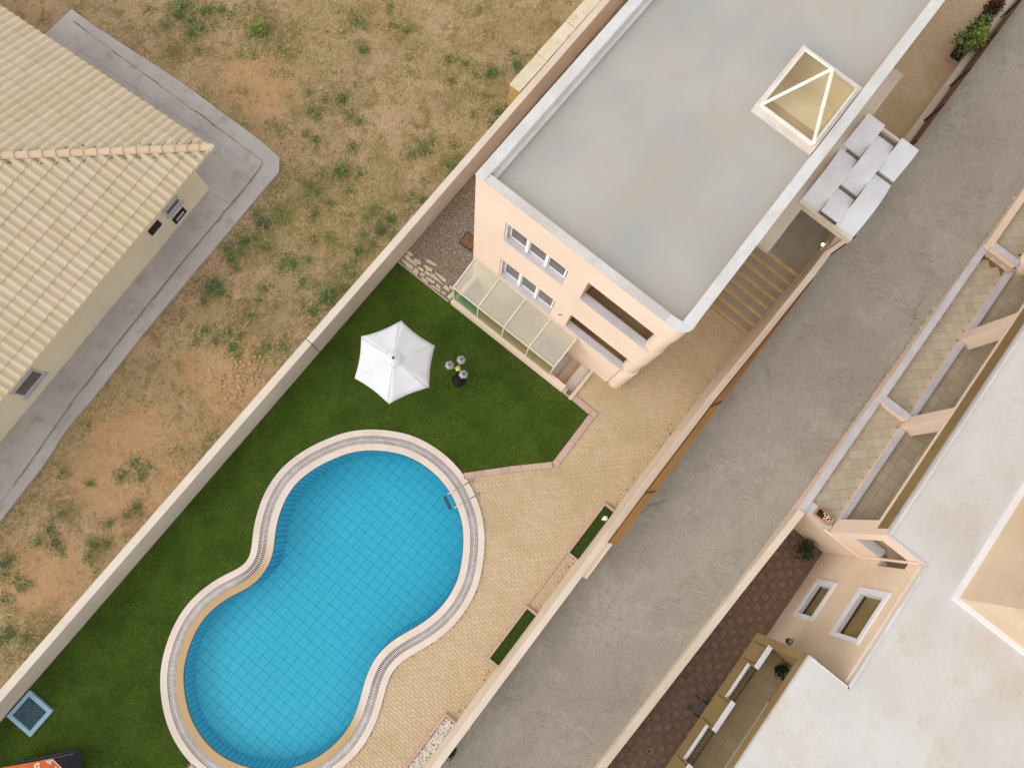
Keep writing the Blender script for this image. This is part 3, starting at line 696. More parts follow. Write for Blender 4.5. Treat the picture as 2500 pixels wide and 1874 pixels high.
for x in (3.98, 7.5): MB().box(x, x + .05, -4.095, -4.06, 1.335 + (.15 if x > 5 else 0), 2.5).build('post', 'darkmetal', bf)
uf = thing('slat_fence', 'brown slatted metal fence on top of the road wall above the canopy', 'fence', (22, -4.1, 1.8))
for x in (18.7, 20.45, 22.2, 24.0, 25.8, 27.6): MB().bar((x, -4.06, 1.75), (x, -4.06, 2.95), .06, .06).build('post', 'darkmetal', uf)
sq = MB().box(-.86, .86, -.008, .008, -.045, .045)
me = bpy.data.meshes.new('slat'); me.from_pydata(sq.v, [], sq.f); me.materials.append(m['slat'])
for x in (19.58, 21.33, 23.1, 24.9, 26.7):
    for k in range(9): inst('slat', me, uf, (x, -4.11, 1.92 + k * .105))

# ================================================================== MAIN HOUSE
HX, HT = 6.4, 7.75
house = thing('main_house', 'large two storey cream house with flat grey roof beside the pool terrace', 'house', (12, 1.8, 0))
wl = MB()
YL, YR = 4.88, -1.02
for (z0, z1) in ((-.1, 2.24), (3.66, 5.2), (6.37, HT - .02)): wl.box(HX, HX + .25, 1.5, YL, z0, z1)
for (z0, z1) in ((2.24, 3.66), (5.2, 6.37)): wl.box(HX, HX + .25, 3.85, YL, z0, z1); wl.box(HX, HX + .25, 1.5, 1.78, z0, z1)
for (z0, z1) in ((-.1, 2.27), (3.57, 5.22), (6.62, HT - .02)): wl.box(HX, HX + .25, YR, 1.5, z0, z1)
for (z0, z1) in ((2.27, 3.57), (5.22, 6.62)): wl.box(HX, HX + .25, 1.18, 1.5, z0, z1)
wl.box(HX, HX + .25, -.3, YL, -1.9, -.101); wl.build('front_wall', 'cream', house)
MB().box(HX + .25, 26, YL - .25, YL, -.1, HT - .02).build('side_wall', 'cream', house, label='plain side wall facing the gravel strip')
MB().box(9.0, 26, -1.5, -1.25, -.1, HT - .02).build('side_wall', 'cream', house, label='side wall facing the road')
MB().box(26, 26.25, -1.5, YL, -.1, HT - .02).build('rear_wall', 'cream', house)
# rounded corner: bands and recessed column
def corner_band(z0, z1, r=.30):
    q = MB(); cx, cy = HX + .3, -1.2; P = [(HX + .3 + .6, cy + .2)]
    P = [(HX, YR), (HX + .25, YR), (HX + .25, -1.245), (HX + .62, -1.245), (HX + .62, -1.5)] + [(cx + r * math.cos(a), cy + r * math.sin(a)) for a in np.linspace(-math.pi / 2, -math.pi, 9)]
    q.prism(P, z0, z1); return q.build('corner_band', 'cream', house, smooth=True)
corner_band(2.28, 2.29, .3); corner_band(3.56, 5.23); corner_band(6.61, HT - .02)
MB().cyl(6.66, -1.24, -.05, 2.27, .275, n=28).build('column', 'cream', house, smooth=True)
MB().cyl(6.68, -1.22, 2.2, 6.7, .245, n=28).build('column', 'tan', house, smooth=True, label='round column in the balcony corner')
for z0, z1 in ((-.1, 2.27), (3.57, 5.22), (6.62, HT - .02)): MB().box(7.0, 9.0, -1.5, -1.28, z0, z1).build('side_band', 'cream', house)
# loggia interiors
for zf, sz in ((1.45, 2.27), (4.2, 5.22)):
    base = MB().box(HX + .2, 9.0, -1.26, 1.19, zf - .12, zf).build('balcony_floor', 'groutbrown', house)
    me = bpy.data.meshes.new('floor_tile'); tqq = chip(.395, .395, .012, .003); me.from_pydata(tqq.v, [], tqq.f); me.materials.append(m['floorbeige'])
    for a in range(3):
        for b in range(6): inst('floor_tile', me, base, (HX + .46 + a * .4, -1.05 + b * .4, zf))
    MB().box(HX + .252, 9.0, 1.19, 1.34, zf, zf + 2.4).build('balcony_side_wall', 'cream', house)
    MB().box(8.75, 8.95, -1.26, 1.19, zf, zf + 2.4).build('balcony_back_wall', 'cream', house)
    MB().box(HX - .015, HX + .215, -1.14, 1.2, sz - .001, sz + .035).build('balcony_sill', 'sill', house)
MB().box(6.65, 9, -1.25, 1.4, 3.85, 4.0).build('floor_slab', 'cream', house)
MB().ball((7.6, -.55, 2.9), .05).build('lamp_bulb', 'warmbulb', house)
# windows
def win(z0, z1, y0=1.78, y1=3.85):
    h = z1 - z0
    w = MB().box(HX + .20, HX + .25, y0, y1, z0, z0 + .06).box(HX + .20, HX + .25, y0, y1, z1 - .06, z1).box(HX + .20, HX + .25, y1 - .06, y1, z0 + .06, z1 - .06).box(HX + .20, HX + .25, y0, y0 + .06, z0 + .06, z1 - .06).build('window', 'pvc', house)
    W3 = (y1 - y0 - .12) / 3
    for k in range(3):
        a = y0 + .06 + k * W3
        s = MB().box(HX + .17, HX + .21, a + .02, a + W3 - .02, z0 + .07, z0 + .12).box(HX + .17, HX + .21, a + .02, a + W3 - .02, z1 - .12, z1 - .07).box(HX + .17, HX + .21, a + .02, a + .07, z0 + .12, z1 - .12).box(HX + .17, HX + .21, a + W3 - .07, a + W3 - .02, z0 + .12, z1 - .12).build('sash', 'pvc', w)
        MB().box(HX + .185, HX + .195, a + .07, a + W3 - .07, z0 + .12, z1 - .12).build('pane', 'darkglass', w)
    for k in (1, 2):
        a = y0 + .06 + k * W3; MB().box(HX + .10, HX + .20, a - .045, a + .045, z0 + .04, z1 - .05).build('mullion', 'pvc', w)
    MB().box(HX - .02, HX + .2, y0 + .003, y1 - .003, z0 - .002, z0 + .03).build('sill', 'sill', w)
    MB().box(HX + .04, HX + .10, y1 - .05, y1 - .002, z0 + .03, z1 - .003).build('shutter_guide', 'pvc', w)
win(5.2, 6.37); win(2.24, 3.66)
q = MB().box(HX - .03, HX, 1.42, 1.47, 2.95, 3.02); q.ball((HX - .04, 1.50, 2.95), .03); q.build('wall_fixture', 'plate', house)
# roof: slab with a hole for the skylight, parapets
rz = HT - .27; SX0, SX1, SY0, SY1 = 12.55, 14.62, -1.1, .55
rf = MB()
for b in ((HX + .2, SX0, -1.3, YL - .2), (SX1, 26.1, -1.3, YL - .2), (SX0, SX1, SY1, YL - .2), (SX0, SX1, -1.3, SY0)): rf.box(*b, rz - .25, rz)
roof = rf.build('roof', 'roofgrey', house)
MB().box(HX - .012, 26.2, YL - .27, YL + .012, HT - .02, HT + .03).box(HX + .3, 26.2, YL - .40, YL - .27, rz, rz + .12).box(HX + .3, 26.2, YL - .29, YL - .262, rz, HT).build('roof_parapet', 'whiteroofedge', house, label='whitewashed parapet on the field side')
MB().box(HX + .28, 26.2, YL - .29, YL - .265, rz, HT - .02)
MB().box(HX - .012, HX + .215, -.9, YL - .28, HT - .02, HT + .02).build('roof_parapet', 'mottled', house, label='stained parapet above the windows')
MB().box(HX + .6, 26.2, -1.525, -1.24, HT - .02, HT + .02).build('roof_parapet', 'whiteroofedge', house, label='whitewashed parapet on the road side')
P = [(HX - .012, -.9), (HX + .215, -.9), (HX + .26, -1.24), (HX + .6, -1.24), (HX + .6, -1.525), (HX + .35, -1.535)] + [(HX + .33 + .345 * math.cos(a), -1.2 + .345 * math.sin(a)) for a in np.linspace(-math.pi / 2 - .2, -math.pi, 6)]
MB().prism(P, HT - .02, HT + .02).build('corner_cap', 'whiteroofedge', house)
MB().box(HX + .2, HX + .3, -1.2, YL - .28, rz, rz + .05).build('roof_fillet', 'mottled', house)
MB().box(11.65, 19.35, -2.28, -1.5, 3.8, 4.0).build('side_ledge', 'ledge', house, label='projecting concrete ledge beside the entrance canopy')
# skylight
sk = thing('roof_skylight', 'pyramid shaped glass skylight with rust spotted white frame on grey roof', 'skylight', (13.58, -.28, rz))
q = MB()
for b in ((SX0 - .12, SX0, SY0 - .12, SY1 + .12), (SX1, SX1 + .12, SY0 - .12, SY1 + .12), (SX0, SX1, SY1, SY1 + .12), (SX0, SX1, SY0 - .12, SY0)): q.box(*b, rz - .3, rz + .22)
q.build('curb', 'curb', sk)
ap = Vector((13.62, -.29, 8.86)); cs = [Vector(c) for c in ((SX0, SY0, rz + .25), (SX1, SY0, rz + .25), (SX1, SY1, rz + .25), (SX0, SY1, rz + .25))]
for i in range(4):
    MB().bar(cs[i], ap, .075, .05).build('rafter', 'skyframe', sk); MB().bar(cs[i], cs[(i + 1) % 4], .07, .06).build('base_bar', 'skyframe', sk)
    MB().add([cs[i], cs[(i + 1) % 4], ap], [(0, 1, 2)]).build('pane', 'skyglass', sk)
q = MB(); q.v = [(SX0 + .02, SY0 + .02, 6.7), (SX1 - .02, SY0 + .02, 6.7), (SX1 - .02, SY1 - .02, 6.7), (SX0 + .02, SY1 - .02, 6.7)] + [(SX0 + .02, SY0 + .02, rz + .2), (SX1 - .02, SY0 + .02, rz + .2), (SX1 - .02, SY1 - .02, rz + .2), (SX0 + .02, SY1 - .02, rz + .2)]
q.f = [(0, 1, 2, 3), (0, 4, 5, 1), (1, 5, 6, 2), (2, 6, 7, 3), (3, 7, 4, 0)]; q.build('shaft', 'shaftcream', sk)
MB().box(SX0 + .03, SX0 + 1.0, SY0 + .03, SY1 - .03, 6.5, 6.85).build('inner_ledge', 'innertan', sk)

# ---- conservatory over the basement stair
cons = thing('lean_to_conservatory', 'frosted glass lean-to with cream frame along the house front', 'conservatory', (5.8, 2.7, 0))
MB().box(5.14, 5.36, -.02, 4.84, -1.6, .33).build('base_wall', 'cream', cons)
MB().box(5.361, 6.39, 4.70, 4.83, -.3, .33).build('end_wall', 'cream', cons)
ys = [4.79, 3.77, 2.71, 1.68, .65]
for y in ys:
    MB().bar((5.29, y, .33), (5.29, y, 1.68), .05, .05).build('post', 'canopyedge', cons); MB().bar((5.27, y, 1.66), (6.39, y, 2.06), .045, .05).build('rafter', 'canopyedge', cons)
MB().bar((5.28, .63, 1.67), (5.28, 4.81, 1.67), .05, .05).build('eave_rail', 'canopyedge', cons)
MB().bar((5.29, .63, .35), (5.29, 4.81, .35), .06, .04).build('sill_rail', 'canopyedge', cons)
MB().bar((6.37, .63, 2.07), (6.37, 4.81, 2.07), .04, .05).build('wall_rail', 'canopyedge', cons)
for i, (a, b) in enumerate(zip(ys, ys[1:])):
    MB().add([(5.285, b + .02, 1.665), (5.285, a - .02, 1.665), (6.385, a - .02, 2.045), (6.385, b + .02, 2.045)], [(0, 3, 2, 1)]).build('roof_pane', 'frosted', cons)
    MB().add([(5.29, b + .02, .37), (5.29, a - .02, .37), (5.29, a - .02, 1.65), (5.29, b + .02, 1.65)], [(0, 1, 2, 3)]).build('front_pane', 'greenglass' if i == 0 else 'oliveclear', cons, label='green tinted lower pane' if i == 0 else None)
# basement stair beside it
bs = thing('basement_stair', 'sunken pale stair going down beside the conservatory', 'stairs', (5.9, .2, -1))
for k in range(6):
    y1 = -.33 + k * .36; MB().box(5.361, 6.398, y1, y1 + .36, -1.8, -.16 - k * .19).build('step', 'stepa' if k % 2 == 0 else 'stepb', bs)
MB().box(5.361, 6.398, 1.83, 4.7, -1.8, -1.4).build('landing', 'tan', bs)
MB().box(5.12, 6.42, -.46, -.34, -.3, .10).build('kerb_wall', 'canopyedge', bs)
MB().box(5.14, 5.359, -.335, -.025, -.5, .02).build('cheek_wall', 'cream', bs)
tag(MB().box(5.2, 5.34, -.3, -.16, .02, .12).build('loose_brick', 'rust'), 'small reddish brick lying on the wall end beside the sunken stair', 'brick')

# ================================================================== ROAD SIDE STAIR, LANDING, CANOPY
st = thing('entrance_stair', 'eight concrete steps with ochre nosings climbing beside the house', 'stairs', (12, -2.9, 0))
for k in range(8):
    x0 = 10.93 + k * .32; z1 = .1625 * (k + 1)
    xe = x0 + (.32 if k < 7 else 4.35)
    MB().box(x0 + .012, xe, -3.864, -1.52, -.1, z1 - .006).build('step' if k < 7 else 'landing', 'tread' if k < 7 else 'concrete', st)
    MB().box(x0 - .012, x0 + .05, -3.864, -1.52, z1 - .16, z1).build('nosing', 'nosing', st)
pts = []
for x, z in ((11.3, 1.0), (12.8, 2.05), (13.1, 2.1)): pts.append((x, -3.79, z))
hr = thing('stair_handrail', 'thin metal handrail on the wall side of the entrance stair', 'handrail', (12, -3.79, 1))
MB().tube([(11.28, -3.80, .95), (12.6, -3.80, 1.75), (13.25, -3.80, 2.15)], .013, 8).build('rail', 'plate', hr, smooth=True)
for x, z in ((11.6, 1.14), (12.9, 1.93)): MB().bar((x, -3.80, z), (x, -3.865, z - .04), .02).build('bracket', 'steel', hr)
wlm = thing('wall_lamp', 'small round lit lamp on the wall by the entrance landing', 'lamp', (14.25, -3.85, 1.9))
MB().cyl(14.25, -3.86, 1.85, 1.95, .035, n=10).build('mount', 'darkmetal', wlm); MB().ball((14.25, -3.80, 1.9), .05).build('bulb', 'bulb', wlm)
gt = thing('entrance_gate', 'dark metal gate leaf standing open under the entrance canopy', 'gate', (13.95, -4.2, 1.3))
for k in range(9): MB().bar((13.86 + k * .05, -4.13 - k * .012, 1.35), (13.86 + k * .05, -4.13 - k * .012, 3.25), .018).build('bar', 'darkmetal', gt)
MB().bar((13.84, -4.12, 3.25), (14.3, -4.235, 3.25), .04).build('rail', 'darkmetal', gt); MB().bar((13.84, -4.12, 1.4), (14.3, -4.235, 1.4), .04).build('rail', 'darkmetal', gt)
cn = thing('entrance_canopy', 'white woven concrete canopy of arched slabs above the entrance', 'canopy', (15.4, -3.05, 3.9))
CX0, CX1, CY0, CY1, CZ = 13.58, 17.3, -2.10, -4.03, 4.0
LX = CX1 - CX0; LY = (CY0 - CY1) / 3
def arch(lane, s0, s1, u0=0, u1=1):
    y1 = CY0 - lane * LY; y0 = y1 - LY; N = 14; q = MB()
    for i in range(N + 1):
        s = s0 + (s1 - s0) * i / N; u = u0 + (u1 - u0) * i / N; z = CZ + .26 * math.sin(math.pi * u); x = CX0 + LX * s
        q.v += [(x, y0, z - .05), (x, y1, z - .05), (x, y1, z), (x, y0, z)]
    for i in range(N):
        a = 4 * i; q.f += [(a + 3, a + 7, a + 6, a + 2), (a, a + 1, a + 5, a + 4), (a + 1, a + 2, a + 6, a + 5), (a, a + 4, a + 7, a + 3)]
    q.f += [(0, 3, 2, 1), (4 * N, 4 * N + 1, 4 * N + 2, 4 * N + 3)]
    o = q.build('arched_slab', 'canopy', cn, smooth=True)
g = .022
arch(0, .01, .645 - g, 0, 1); arch(0, .645 + g, .99, 0, .55)
arch(1, .01, .333 - g, .45, 1); arch(1, .333 + g, .955 - g, 0, 1)
arch(2, .01, .645 - g, 0, 1); arch(2, .645 + g, .99, 0, .55)
for s in (.333, .645, .965): MB().box(CX0 + LX * s - .07, CX0 + LX * s + .07, CY1, CY0, CZ - .2, CZ - .06).build('crossbeam', 'beamdark', cn)
for a in (CX0 - .05, CX1 - .04): MB().box(a, a + .09, CY1 - .01, CY0 + .01, CZ - .2, CZ + .05).build('end_beam', 'canopyedge', cn)
for x in (13.7, 17.1): MB().box(x, x + .15, -4.05, -3.9, 1.3, CZ - .2).build('pillar', 'tan', cn)

# upper planter
up = thing('upper_planter', 'narrow soil bed with reddish kerb on the upper path by the road wall', 'planter', (25.5, -3.7, 1.3))
MB().box(23.6, 30, -3.86, -3.46, 1.3, 1.4).build('soil', 'soil', up)
for a in np.arange(23.5, 30, .8): MB().box(a + .003, a + .797, -3.46, -3.39, 1.28, 1.46).build('kerb_stone', 'kerbpink', up)
MB().box(23.5, 23.597, -3.86, -3.463, 1.28, 1.46).build('kerb_stone', 'kerbpink', up)
def leaf_cloud(n, size, el, mt_name, name, parent, center, lw=.35, seed=0, top=True):
    r_ = np.random.default_rng(seed); P = r_.normal(size=(n, 3)); P /= np.linalg.norm(P, axis=1)[:, None]; P *= (r_.random((n, 1)) ** .45)
    lump = 1 + .35 * np.sin(P[:, :1] * 5 + seed) * np.cos(P[:, 1:2] * 4.3 + seed)
    P = P * lump * np.array(el) + np.array(center); D = r_.normal(size=(n, 3)); D[:, 2] = np.abs(D[:, 2]) * .5; D /= np.linalg.norm(D, axis=1)[:, None]
    U = np.cross(D, r_.normal(size=(n, 3))); U /= np.linalg.norm(U, axis=1)[:, None]; L = (size * (.6 + .8 * r_.random((n, 1))))
    a = P; b = P + D * L * .5 + U * L * lw; c = P + D * L; e = P + D * L * .5 - U * L * lw
    v = np.stack([a, b, c, e], 1).reshape(-1, 3) - np.array(wloc(parent)) if parent else np.stack([a, b, c, e], 1).reshape(-1, 3)
    f = np.arange(4 * n).reshape(-1, 4); o = np_mesh(name, mt_name, v, f); o.parent = parent; return o
bu = thing('leafy_bush', 'large leafy green bush spilling out of the upper planter', 'bush', (24.1, -3.6, 1.4))
leaf_cloud(900, .13, (.8, .42, .55), 'leafA', 'crown', bu, (24.3, -3.62, 2.05), seed=3)
leaf_cloud(220, .13, (.45, .3, .25), 'leafB', 'crown', bu, (23.9, -3.75, 2.5), seed=5)
MB().tube([(24.2, -3.66, 1.4), (24.25, -3.65, 1.8), (24.35, -3.6, 2.2)], [.04, .03, .015], 6).build('stem', 'stem', bu)
fl = thing('flowering_shrub', 'thin shrub with dark red flowers behind the leafy bush in the planter', 'shrub', (26.0, -3.68, 1.4))
leaf_cloud(420, .09, (.75, .28, .3), 'leafC', 'foliage', fl, (26.0, -3.68, 1.75), seed=8)
leaf_cloud(45, .12, (.7, .26, .3), 'redflower', 'flowers', fl, (26.0, -3.68, 1.95), seed=9)

# ================================================================== TERRACE THINGS
ps = thing('white_parasol', 'open white six sided parasol standing on the lawn', 'parasol', (2.19, 4.59, 0))
cx, cy, RR = 2.19, 4.59, 1.33; ztop, zrim = 2.5, 2.02; q = MB(); A0 = R(32); NS = 8
def par_pt(k, t, r):  # k-th rib sector, t in 0..1 across, r radius fraction
    a0 = A0 + k * math.pi / 3; a1 = a0 + math.pi / 3
    p0 = Vector((math.cos(a0), math.sin(a0), 0)); p1 = Vector((math.cos(a1), math.sin(a1), 0)); p = p0.lerp(p1, t)
    sag = math.sin(math.pi * t)
    p = p * (1 - .045 * sag * r)
    z = ztop + (zrim - ztop) * (r ** 1.15) - .035 * sag * r * (1 - r * .6) * 2
    return (cx + p.x * RR * r, cy + p.y * RR * r, z)
for k in range(6):
    pn = MB(); NR = 8
    for i in range(NR + 1):
        for j in range(NS + 1): pn.v.append(par_pt(k, j / NS, .05 + .95 * i / NR))
    for i in range(NR):
        for j in range(NS):
            a = i * (NS + 1) + j; pn.f.append((a, a + NS + 1, a + NS + 2, a + 1))
    o = pn.build('canopy_panel', 'fabricwhite', ps, smooth=True); so = o.modifiers.new('s', 'SOLIDIFY'); so.thickness = .006
    a0 = A0 + k * math.pi / 3; MB().bar((cx, cy, ztop - .03), (cx + RR * math.cos(a0), cy + RR * math.sin(a0), zrim - .02), .02).build('rib', 'plate', ps)
q = MB(); NV = 24; rings_ = [(.03, .11), (.13, .07), (.235, -.0)]
for r, dz in rings_:
    for kk in range(NV):
        a = 2 * math.pi * kk / NV; q.v.append((cx + r * math.cos(a), cy + r * math.sin(a), ztop + dz + (.012 if kk % 2 else -.012) * (r > .05) - .01))
for i in range(2):
    for kk in range(NV): q.f.append((i * NV + kk, (i + 1) * NV + kk, (i + 1) * NV + (kk + 1) % NV, i * NV + (kk + 1) % NV))
q.build('vent_cap', 'fabricwhite', ps, smooth=True)
MB().lathe(cx, cy, [(.035, ztop + .08), (.04, ztop + .12), (.02, ztop + .15)], 12).build('finial', 'black', ps)
MB().cyl(cx, cy, .05, ztop, .025, n=10).build('pole', 'plate', ps); MB().cyl(cx, cy, .02, .1, .25, n=20).build('base', 'black', ps)

lp = thing('garden_lamp', 'brass garden lamp post with three hexagonal lanterns on black base', 'lamp post', (3.26, 2.95, 0))
MB().lathe(3.24, 2.93, [(.22, .02), (.23, .1), (.19, .3), (.12, .36), (.06, .5)], 20).build('base', 'black', lp, smooth=True)
MB().tube([(3.25, 2.94, .4), (3.26, 2.95, 1.95)], [.035, .028], 10).build('post', 'black', lp, smooth=True)
MB().lathe(3.26, 2.95, [(.03, 1.92), (.085, 1.97), (.08, 2.02), (.03, 2.05)], 16).build('hub', 'gold', lp, smooth=True)
for ang in (17, 137, 257):
    a = R(ang + (0 if ang != 137 else -25) + (0 if ang != 257 else 2)); hx, hy = 3.26 + .27 * math.cos(a), 2.95 + .27 * math.sin(a)
    MB().tube([(3.26, 2.95, 1.98), (3.26 + .14 * math.cos(a), 2.95 + .14 * math.sin(a), 1.92), (hx, hy, 1.90)], .014, 6).build('arm', 'gold', lp)
    l = MB().lathe(hx, hy, [(.08, 1.9), (.145, 2.12)], 6, R(20)).build('lantern', 'lantern', lp)
    MB().lathe(hx, hy, [(.15, 2.12), (.11, 2.16), (.055, 2.19)], 6, R(20)).build('lantern_roof', 'lantern', l)
    MB().lathe(hx, hy, [(.05, 2.17), (.045, 2.23), (.015, 2.26)], 10).build('cap', 'chairgrey', l)

# dark dry bits blown along the foot of the wall and the coping
q = MB()
for _ in range(150):
    x = random.uniform(-7, 10.5); y = -3.83 + abs(random.gauss(0, .12))
    s_ = random.uniform(.008, .022); a = random.random() * 3; q.add([(x + s_ * math.cos(a + i * 1.57) * (1.6 if i % 2 else .7), y + s_ * math.sin(a + i * 1.57), .014 + random.random() * .006) for i in range(4)], [(0, 1, 2, 3)])
for _ in range(160):
    p = O0[random.randrange(NP)]; 
    if p[1] > .8: continue
    s_ = random.uniform(.008, .02); a = random.random() * 3; x, y = p[0] + random.gauss(0, .03), p[1] - abs(random.gauss(0, .05)); q.add([(x + s_ * math.cos(a + i * 1.57), y + s_ * math.sin(a + i * 1.57), .016) for i in range(4)], [(0, 1, 2, 3)])
for _ in range(70):
    x = random.uniform(3, 10.5); y = random.uniform(-3.7, -1.7); s_ = random.uniform(.006, .018); a = random.random() * 3; q.add([(x + s_ * math.cos(a + i * 1.57), y + s_ * math.sin(a + i * 1.57) * .6, .016) for i in range(4)], [(0, 1, 2, 3)])
stuff(q.build('dry_leaf_bits', 'soil'))
# stepping stones by the gravel
STONES=[[(5.7,7.21),(5.72,7.04),(5.67,6.95),(5.58,7.03),(5.6,7.19)],[(5.45,7.2),(5.58,7.13),(5.48,6.59),(5.44,6.66),(5.4,7.02)],[(5.3,7.2),(5.36,7.11),(5.38,6.69),(5.21,6.64),(5.21,6.85)],[(5.64,6.87),(5.69,6.6),(5.59,6.54),(5.51,6.66),(5.52,6.83)],[(5.85,6.52),(5.93,6.42),(5.94,6.07),(5.85,6.15),(5.78,6.46)],[(5.64,6.45),(5.7,6.4),(5.72,6.12),(5.64,6.08),(5.55,6.27)],[(5.41,6.61),(5.35,6.44),(5.2,6.38),(5.2,6.62)],[(5.5,6.56),(5.52,6.33),(5.43,6.31),(5.4,6.52)],[(5.37,6.39),(5.44,6.2),(5.31,6.17),(5.26,6.32)],[(5.53,6.3),(5.55,6.08),(5.45,6.04),(5.45,6.25)],[(5.61,6.09),(5.61,5.94),(5.54,5.45),(5.51,5.59),(5.46,6.03)],[(5.72,6.02),(5.74,5.51),(5.64,5.46),(5.62,5.57),(5.66,5.95)],[(5.39,6.12),(5.43,5.78),(5.35,5.73),(5.31,5.89),(5.32,6.09)],[(5.25,6.22),(5.3,6.09),(5.27,5.93),(5.2,5.9),(5.2,6.19)],[(5.4,5.69),(5.44,5.56),(5.32,5.42),(5.32,5.66)],[(5.23,5.86),(5.29,5.73),(5.3,5.4),(5.23,5.4),(5.2,5.82)],[(5.49,5.45),(5.59,5.39),(5.52,5.18),(5.47,5.16),(5.43,5.39)],[(5.65,5.31),(5.69,5.18),(5.59,5.12),(5.56,5.24)],[(5.29,5.38),(5.39,5.29),(5.32,5.18),(5.28,5.21),(5.23,5.36)],[(5.25,5.11),(5.56,5.08),(5.43,4.95),(5.25,4.97)]]
fp = thing('flagstone_path', 'broken limestone flagstones set along the edge of the gravel strip', 'paving', (5.45, 6.1, 0))
for P in STONES: MB().prism(P, -.02, random.uniform(.02, .045)).build('stone', 'flag', fp, bevel=.008)
mh = thing('manhole_cover', 'rusty square manhole lid in the gravel beside the house wall', 'manhole cover', (7.3, 5.8, 0))
MB().prism([(7.06, 6.03), (7.07, 5.53), (7.57, 5.53), (7.57, 6.09)], 0, .025).build('frame', 'black', mh)
MB().prism([(7.09, 6.0), (7.10, 5.56), (7.54, 5.56), (7.54, 6.06)], .0, .035).build('lid', 'rust', mh)
# low tray against the wall
tr = thing('grated_tray', 'square pale blue framed grating beside the field wall in the lawn', 'grating', (-12.8, 6.45, 0))
fr = [(-12.34, 6.97), (-12.34, 6.0), (-13.27, 5.98), (-13.28, 6.95)]
x0, x1, y0, y1 = -13.27, -12.34, 5.99, 6.95
for b in ((x0, x1, y1 - .11, y1), (x0, x1, y0, y0 + .13), (x0, x0 + .12, y0 + .13, y1 - .11), (x1 - .13, x1, y0 + .13, y1 - .11)): MB().box(*b, 0, .12).build('rim_bar', 'tray', tr, bevel=.01)
MB().box(x0 + .1, x1 - .1, y0 + .1, y1 - .1, 0, .05).build('basin', 'traygrid', tr)
q = MB()
for a in np.arange(x0 + .15, x1 - .13, .045): q.box(a, a + .015, y0 + .13, y1 - .11, .055, .075)
stuff(q.build('grid_bars', 'traygrid', tr))

# lounger and orange parasol in the lower left corner
lg = thing('dark_sun_lounger', 'dark mesh sun lounger with dotted white seams under the orange parasol', 'sun lounger', (-13.2, 4.9, 0))
LA = math.atan2(5.45 - 4.53, -13.6 + 12.53); lx, ly = -12.52, 4.53; ux, uy = math.cos(LA), math.sin(LA); wx, wy = uy, -ux
def lpt(a, b): return (lx + ux * a + wx * b * -1, ly + uy * a + wy * b * -1)
P = [lpt(0, 0), lpt(1.9, 0), lpt(1.9, .62), lpt(0, .62)]
MB().prism(P, .28, .32).build('sling', 'mesh', lg)
for b in (-.02, .64): 
    a_, b__ = lpt(0, b), lpt(1.9, b); MB().bar(a_ + (.29,), b__ + (.29,), .04).build('side_rail', 'black', lg)
for a, b in ((.2, 0), (.2, .6), (1.7, 0), (1.7, .6)):
    p = lpt(a, b); MB().bar(p + (.02,), p + (.28,), .035).build('leg', 'black', lg)
q = MB()
for b in (.06, .56):
    for a in np.arange(.25, 1.85, .055): p = lpt(a, b); q.box(p[0] - .006, p[0] + .006, p[1] - .006, p[1] + .006, .32, .326)
stuff(q.build('seam_dots', 'printwhite', lg))
op = thing('orange_parasol', 'orange beach parasol with white print, cut off at the photo corner', 'parasol', (-14.3, 4.6, 0))
sc_ = (24 - 2.0) / 24
rim = [(-14.45, 6.1), (-13.37, 5.07), (-13.39, 4.45), (-13.6, 3.6), (-14.5, 3.3), (-15.5, 4.1), (-15.5, 5.5)]
rim = [(-14.45, 6.08), (-13.36, 5.07), (-13.42, 3.75), (-14.5, 2.9), (-15.6, 3.8), (-15.6, 5.2)]
rim3 = [Vector((x * sc_, y * sc_, 2.0)) for x, y in rim]; apx = Vector((sum(v.x for v in rim3) / 6, sum(v.y for v in rim3) / 6, 2.45))
for k in range(6):
    MB().add([apx, rim3[k], rim3[(k + 1) % 6]], [(0, 2, 1)]).build('canopy_panel', 'orange', op)
q = MB()
def on_panel(k, a, b):   # a along rim 0..1, b from rim inward 0..1
    A, B = rim3[k], rim3[(k + 1) % 6]; p = A.lerp(B, a).lerp(apx, b); nrm = (B - A).cross(apx - A).normalized()
    if nrm.z < 0: nrm = -nrm
    return p + nrm * .006
# swirl mark, white corner, sun mark
for rr, a0_, a1_ in ((.075, .3, 5.8), (.045, 2.2, 7.5)):
    c = on_panel(0, .72, .09); A, B = rim3[0], rim3[1]; ex = (B - A).normalized(); ey = (apx - c).normalized(); ey = (ey - ex * ex.dot(ey)).normalized()
    pts = [c + ex * rr * math.cos(t) + ey * rr * .8 * math.sin(t) for t in np.linspace(a0_, a1_, 14)]
    q.tube([tuple(p) for p in pts], .010, 5)
q.add([on_panel(0, .86, .02), on_panel(0, .995, .02), on_panel(1, .03, .12)], [(0, 1, 2), (2, 1, 0)])
c = on_panel(1, .1, .22)
for k in range(8):
    t = k * math.pi / 4; q.bar(c, c + Vector((math.cos(t) * .05, math.sin(t) * .05, 0)), .012, .006)
q.bar(on_panel(1, 0, .015), on_panel(1, 1, .015), .012, .006)
q.build('printed_marks', 'printwhite', op)
cu = bpy.data.curves.new('lettering', 'FONT'); cu.body = 'calin'; cu.size = .17; cu.extrude = .002
cu.resolution_u = 3
to = bpy.data.objects.new('lettering_curve', cu); COL.objects.link(to); dg = bpy.context.evaluated_depsgraph_get(); tme = bpy.data.meshes.new_from_object(to.evaluated_get(dg)); bpy.data.objects.remove(to)
tx = bpy.data.objects.new('lettering', tme); COL.objects.link(tx); tx.parent = op; tme.materials.clear(); tme.materials.append(m['printwhite'])
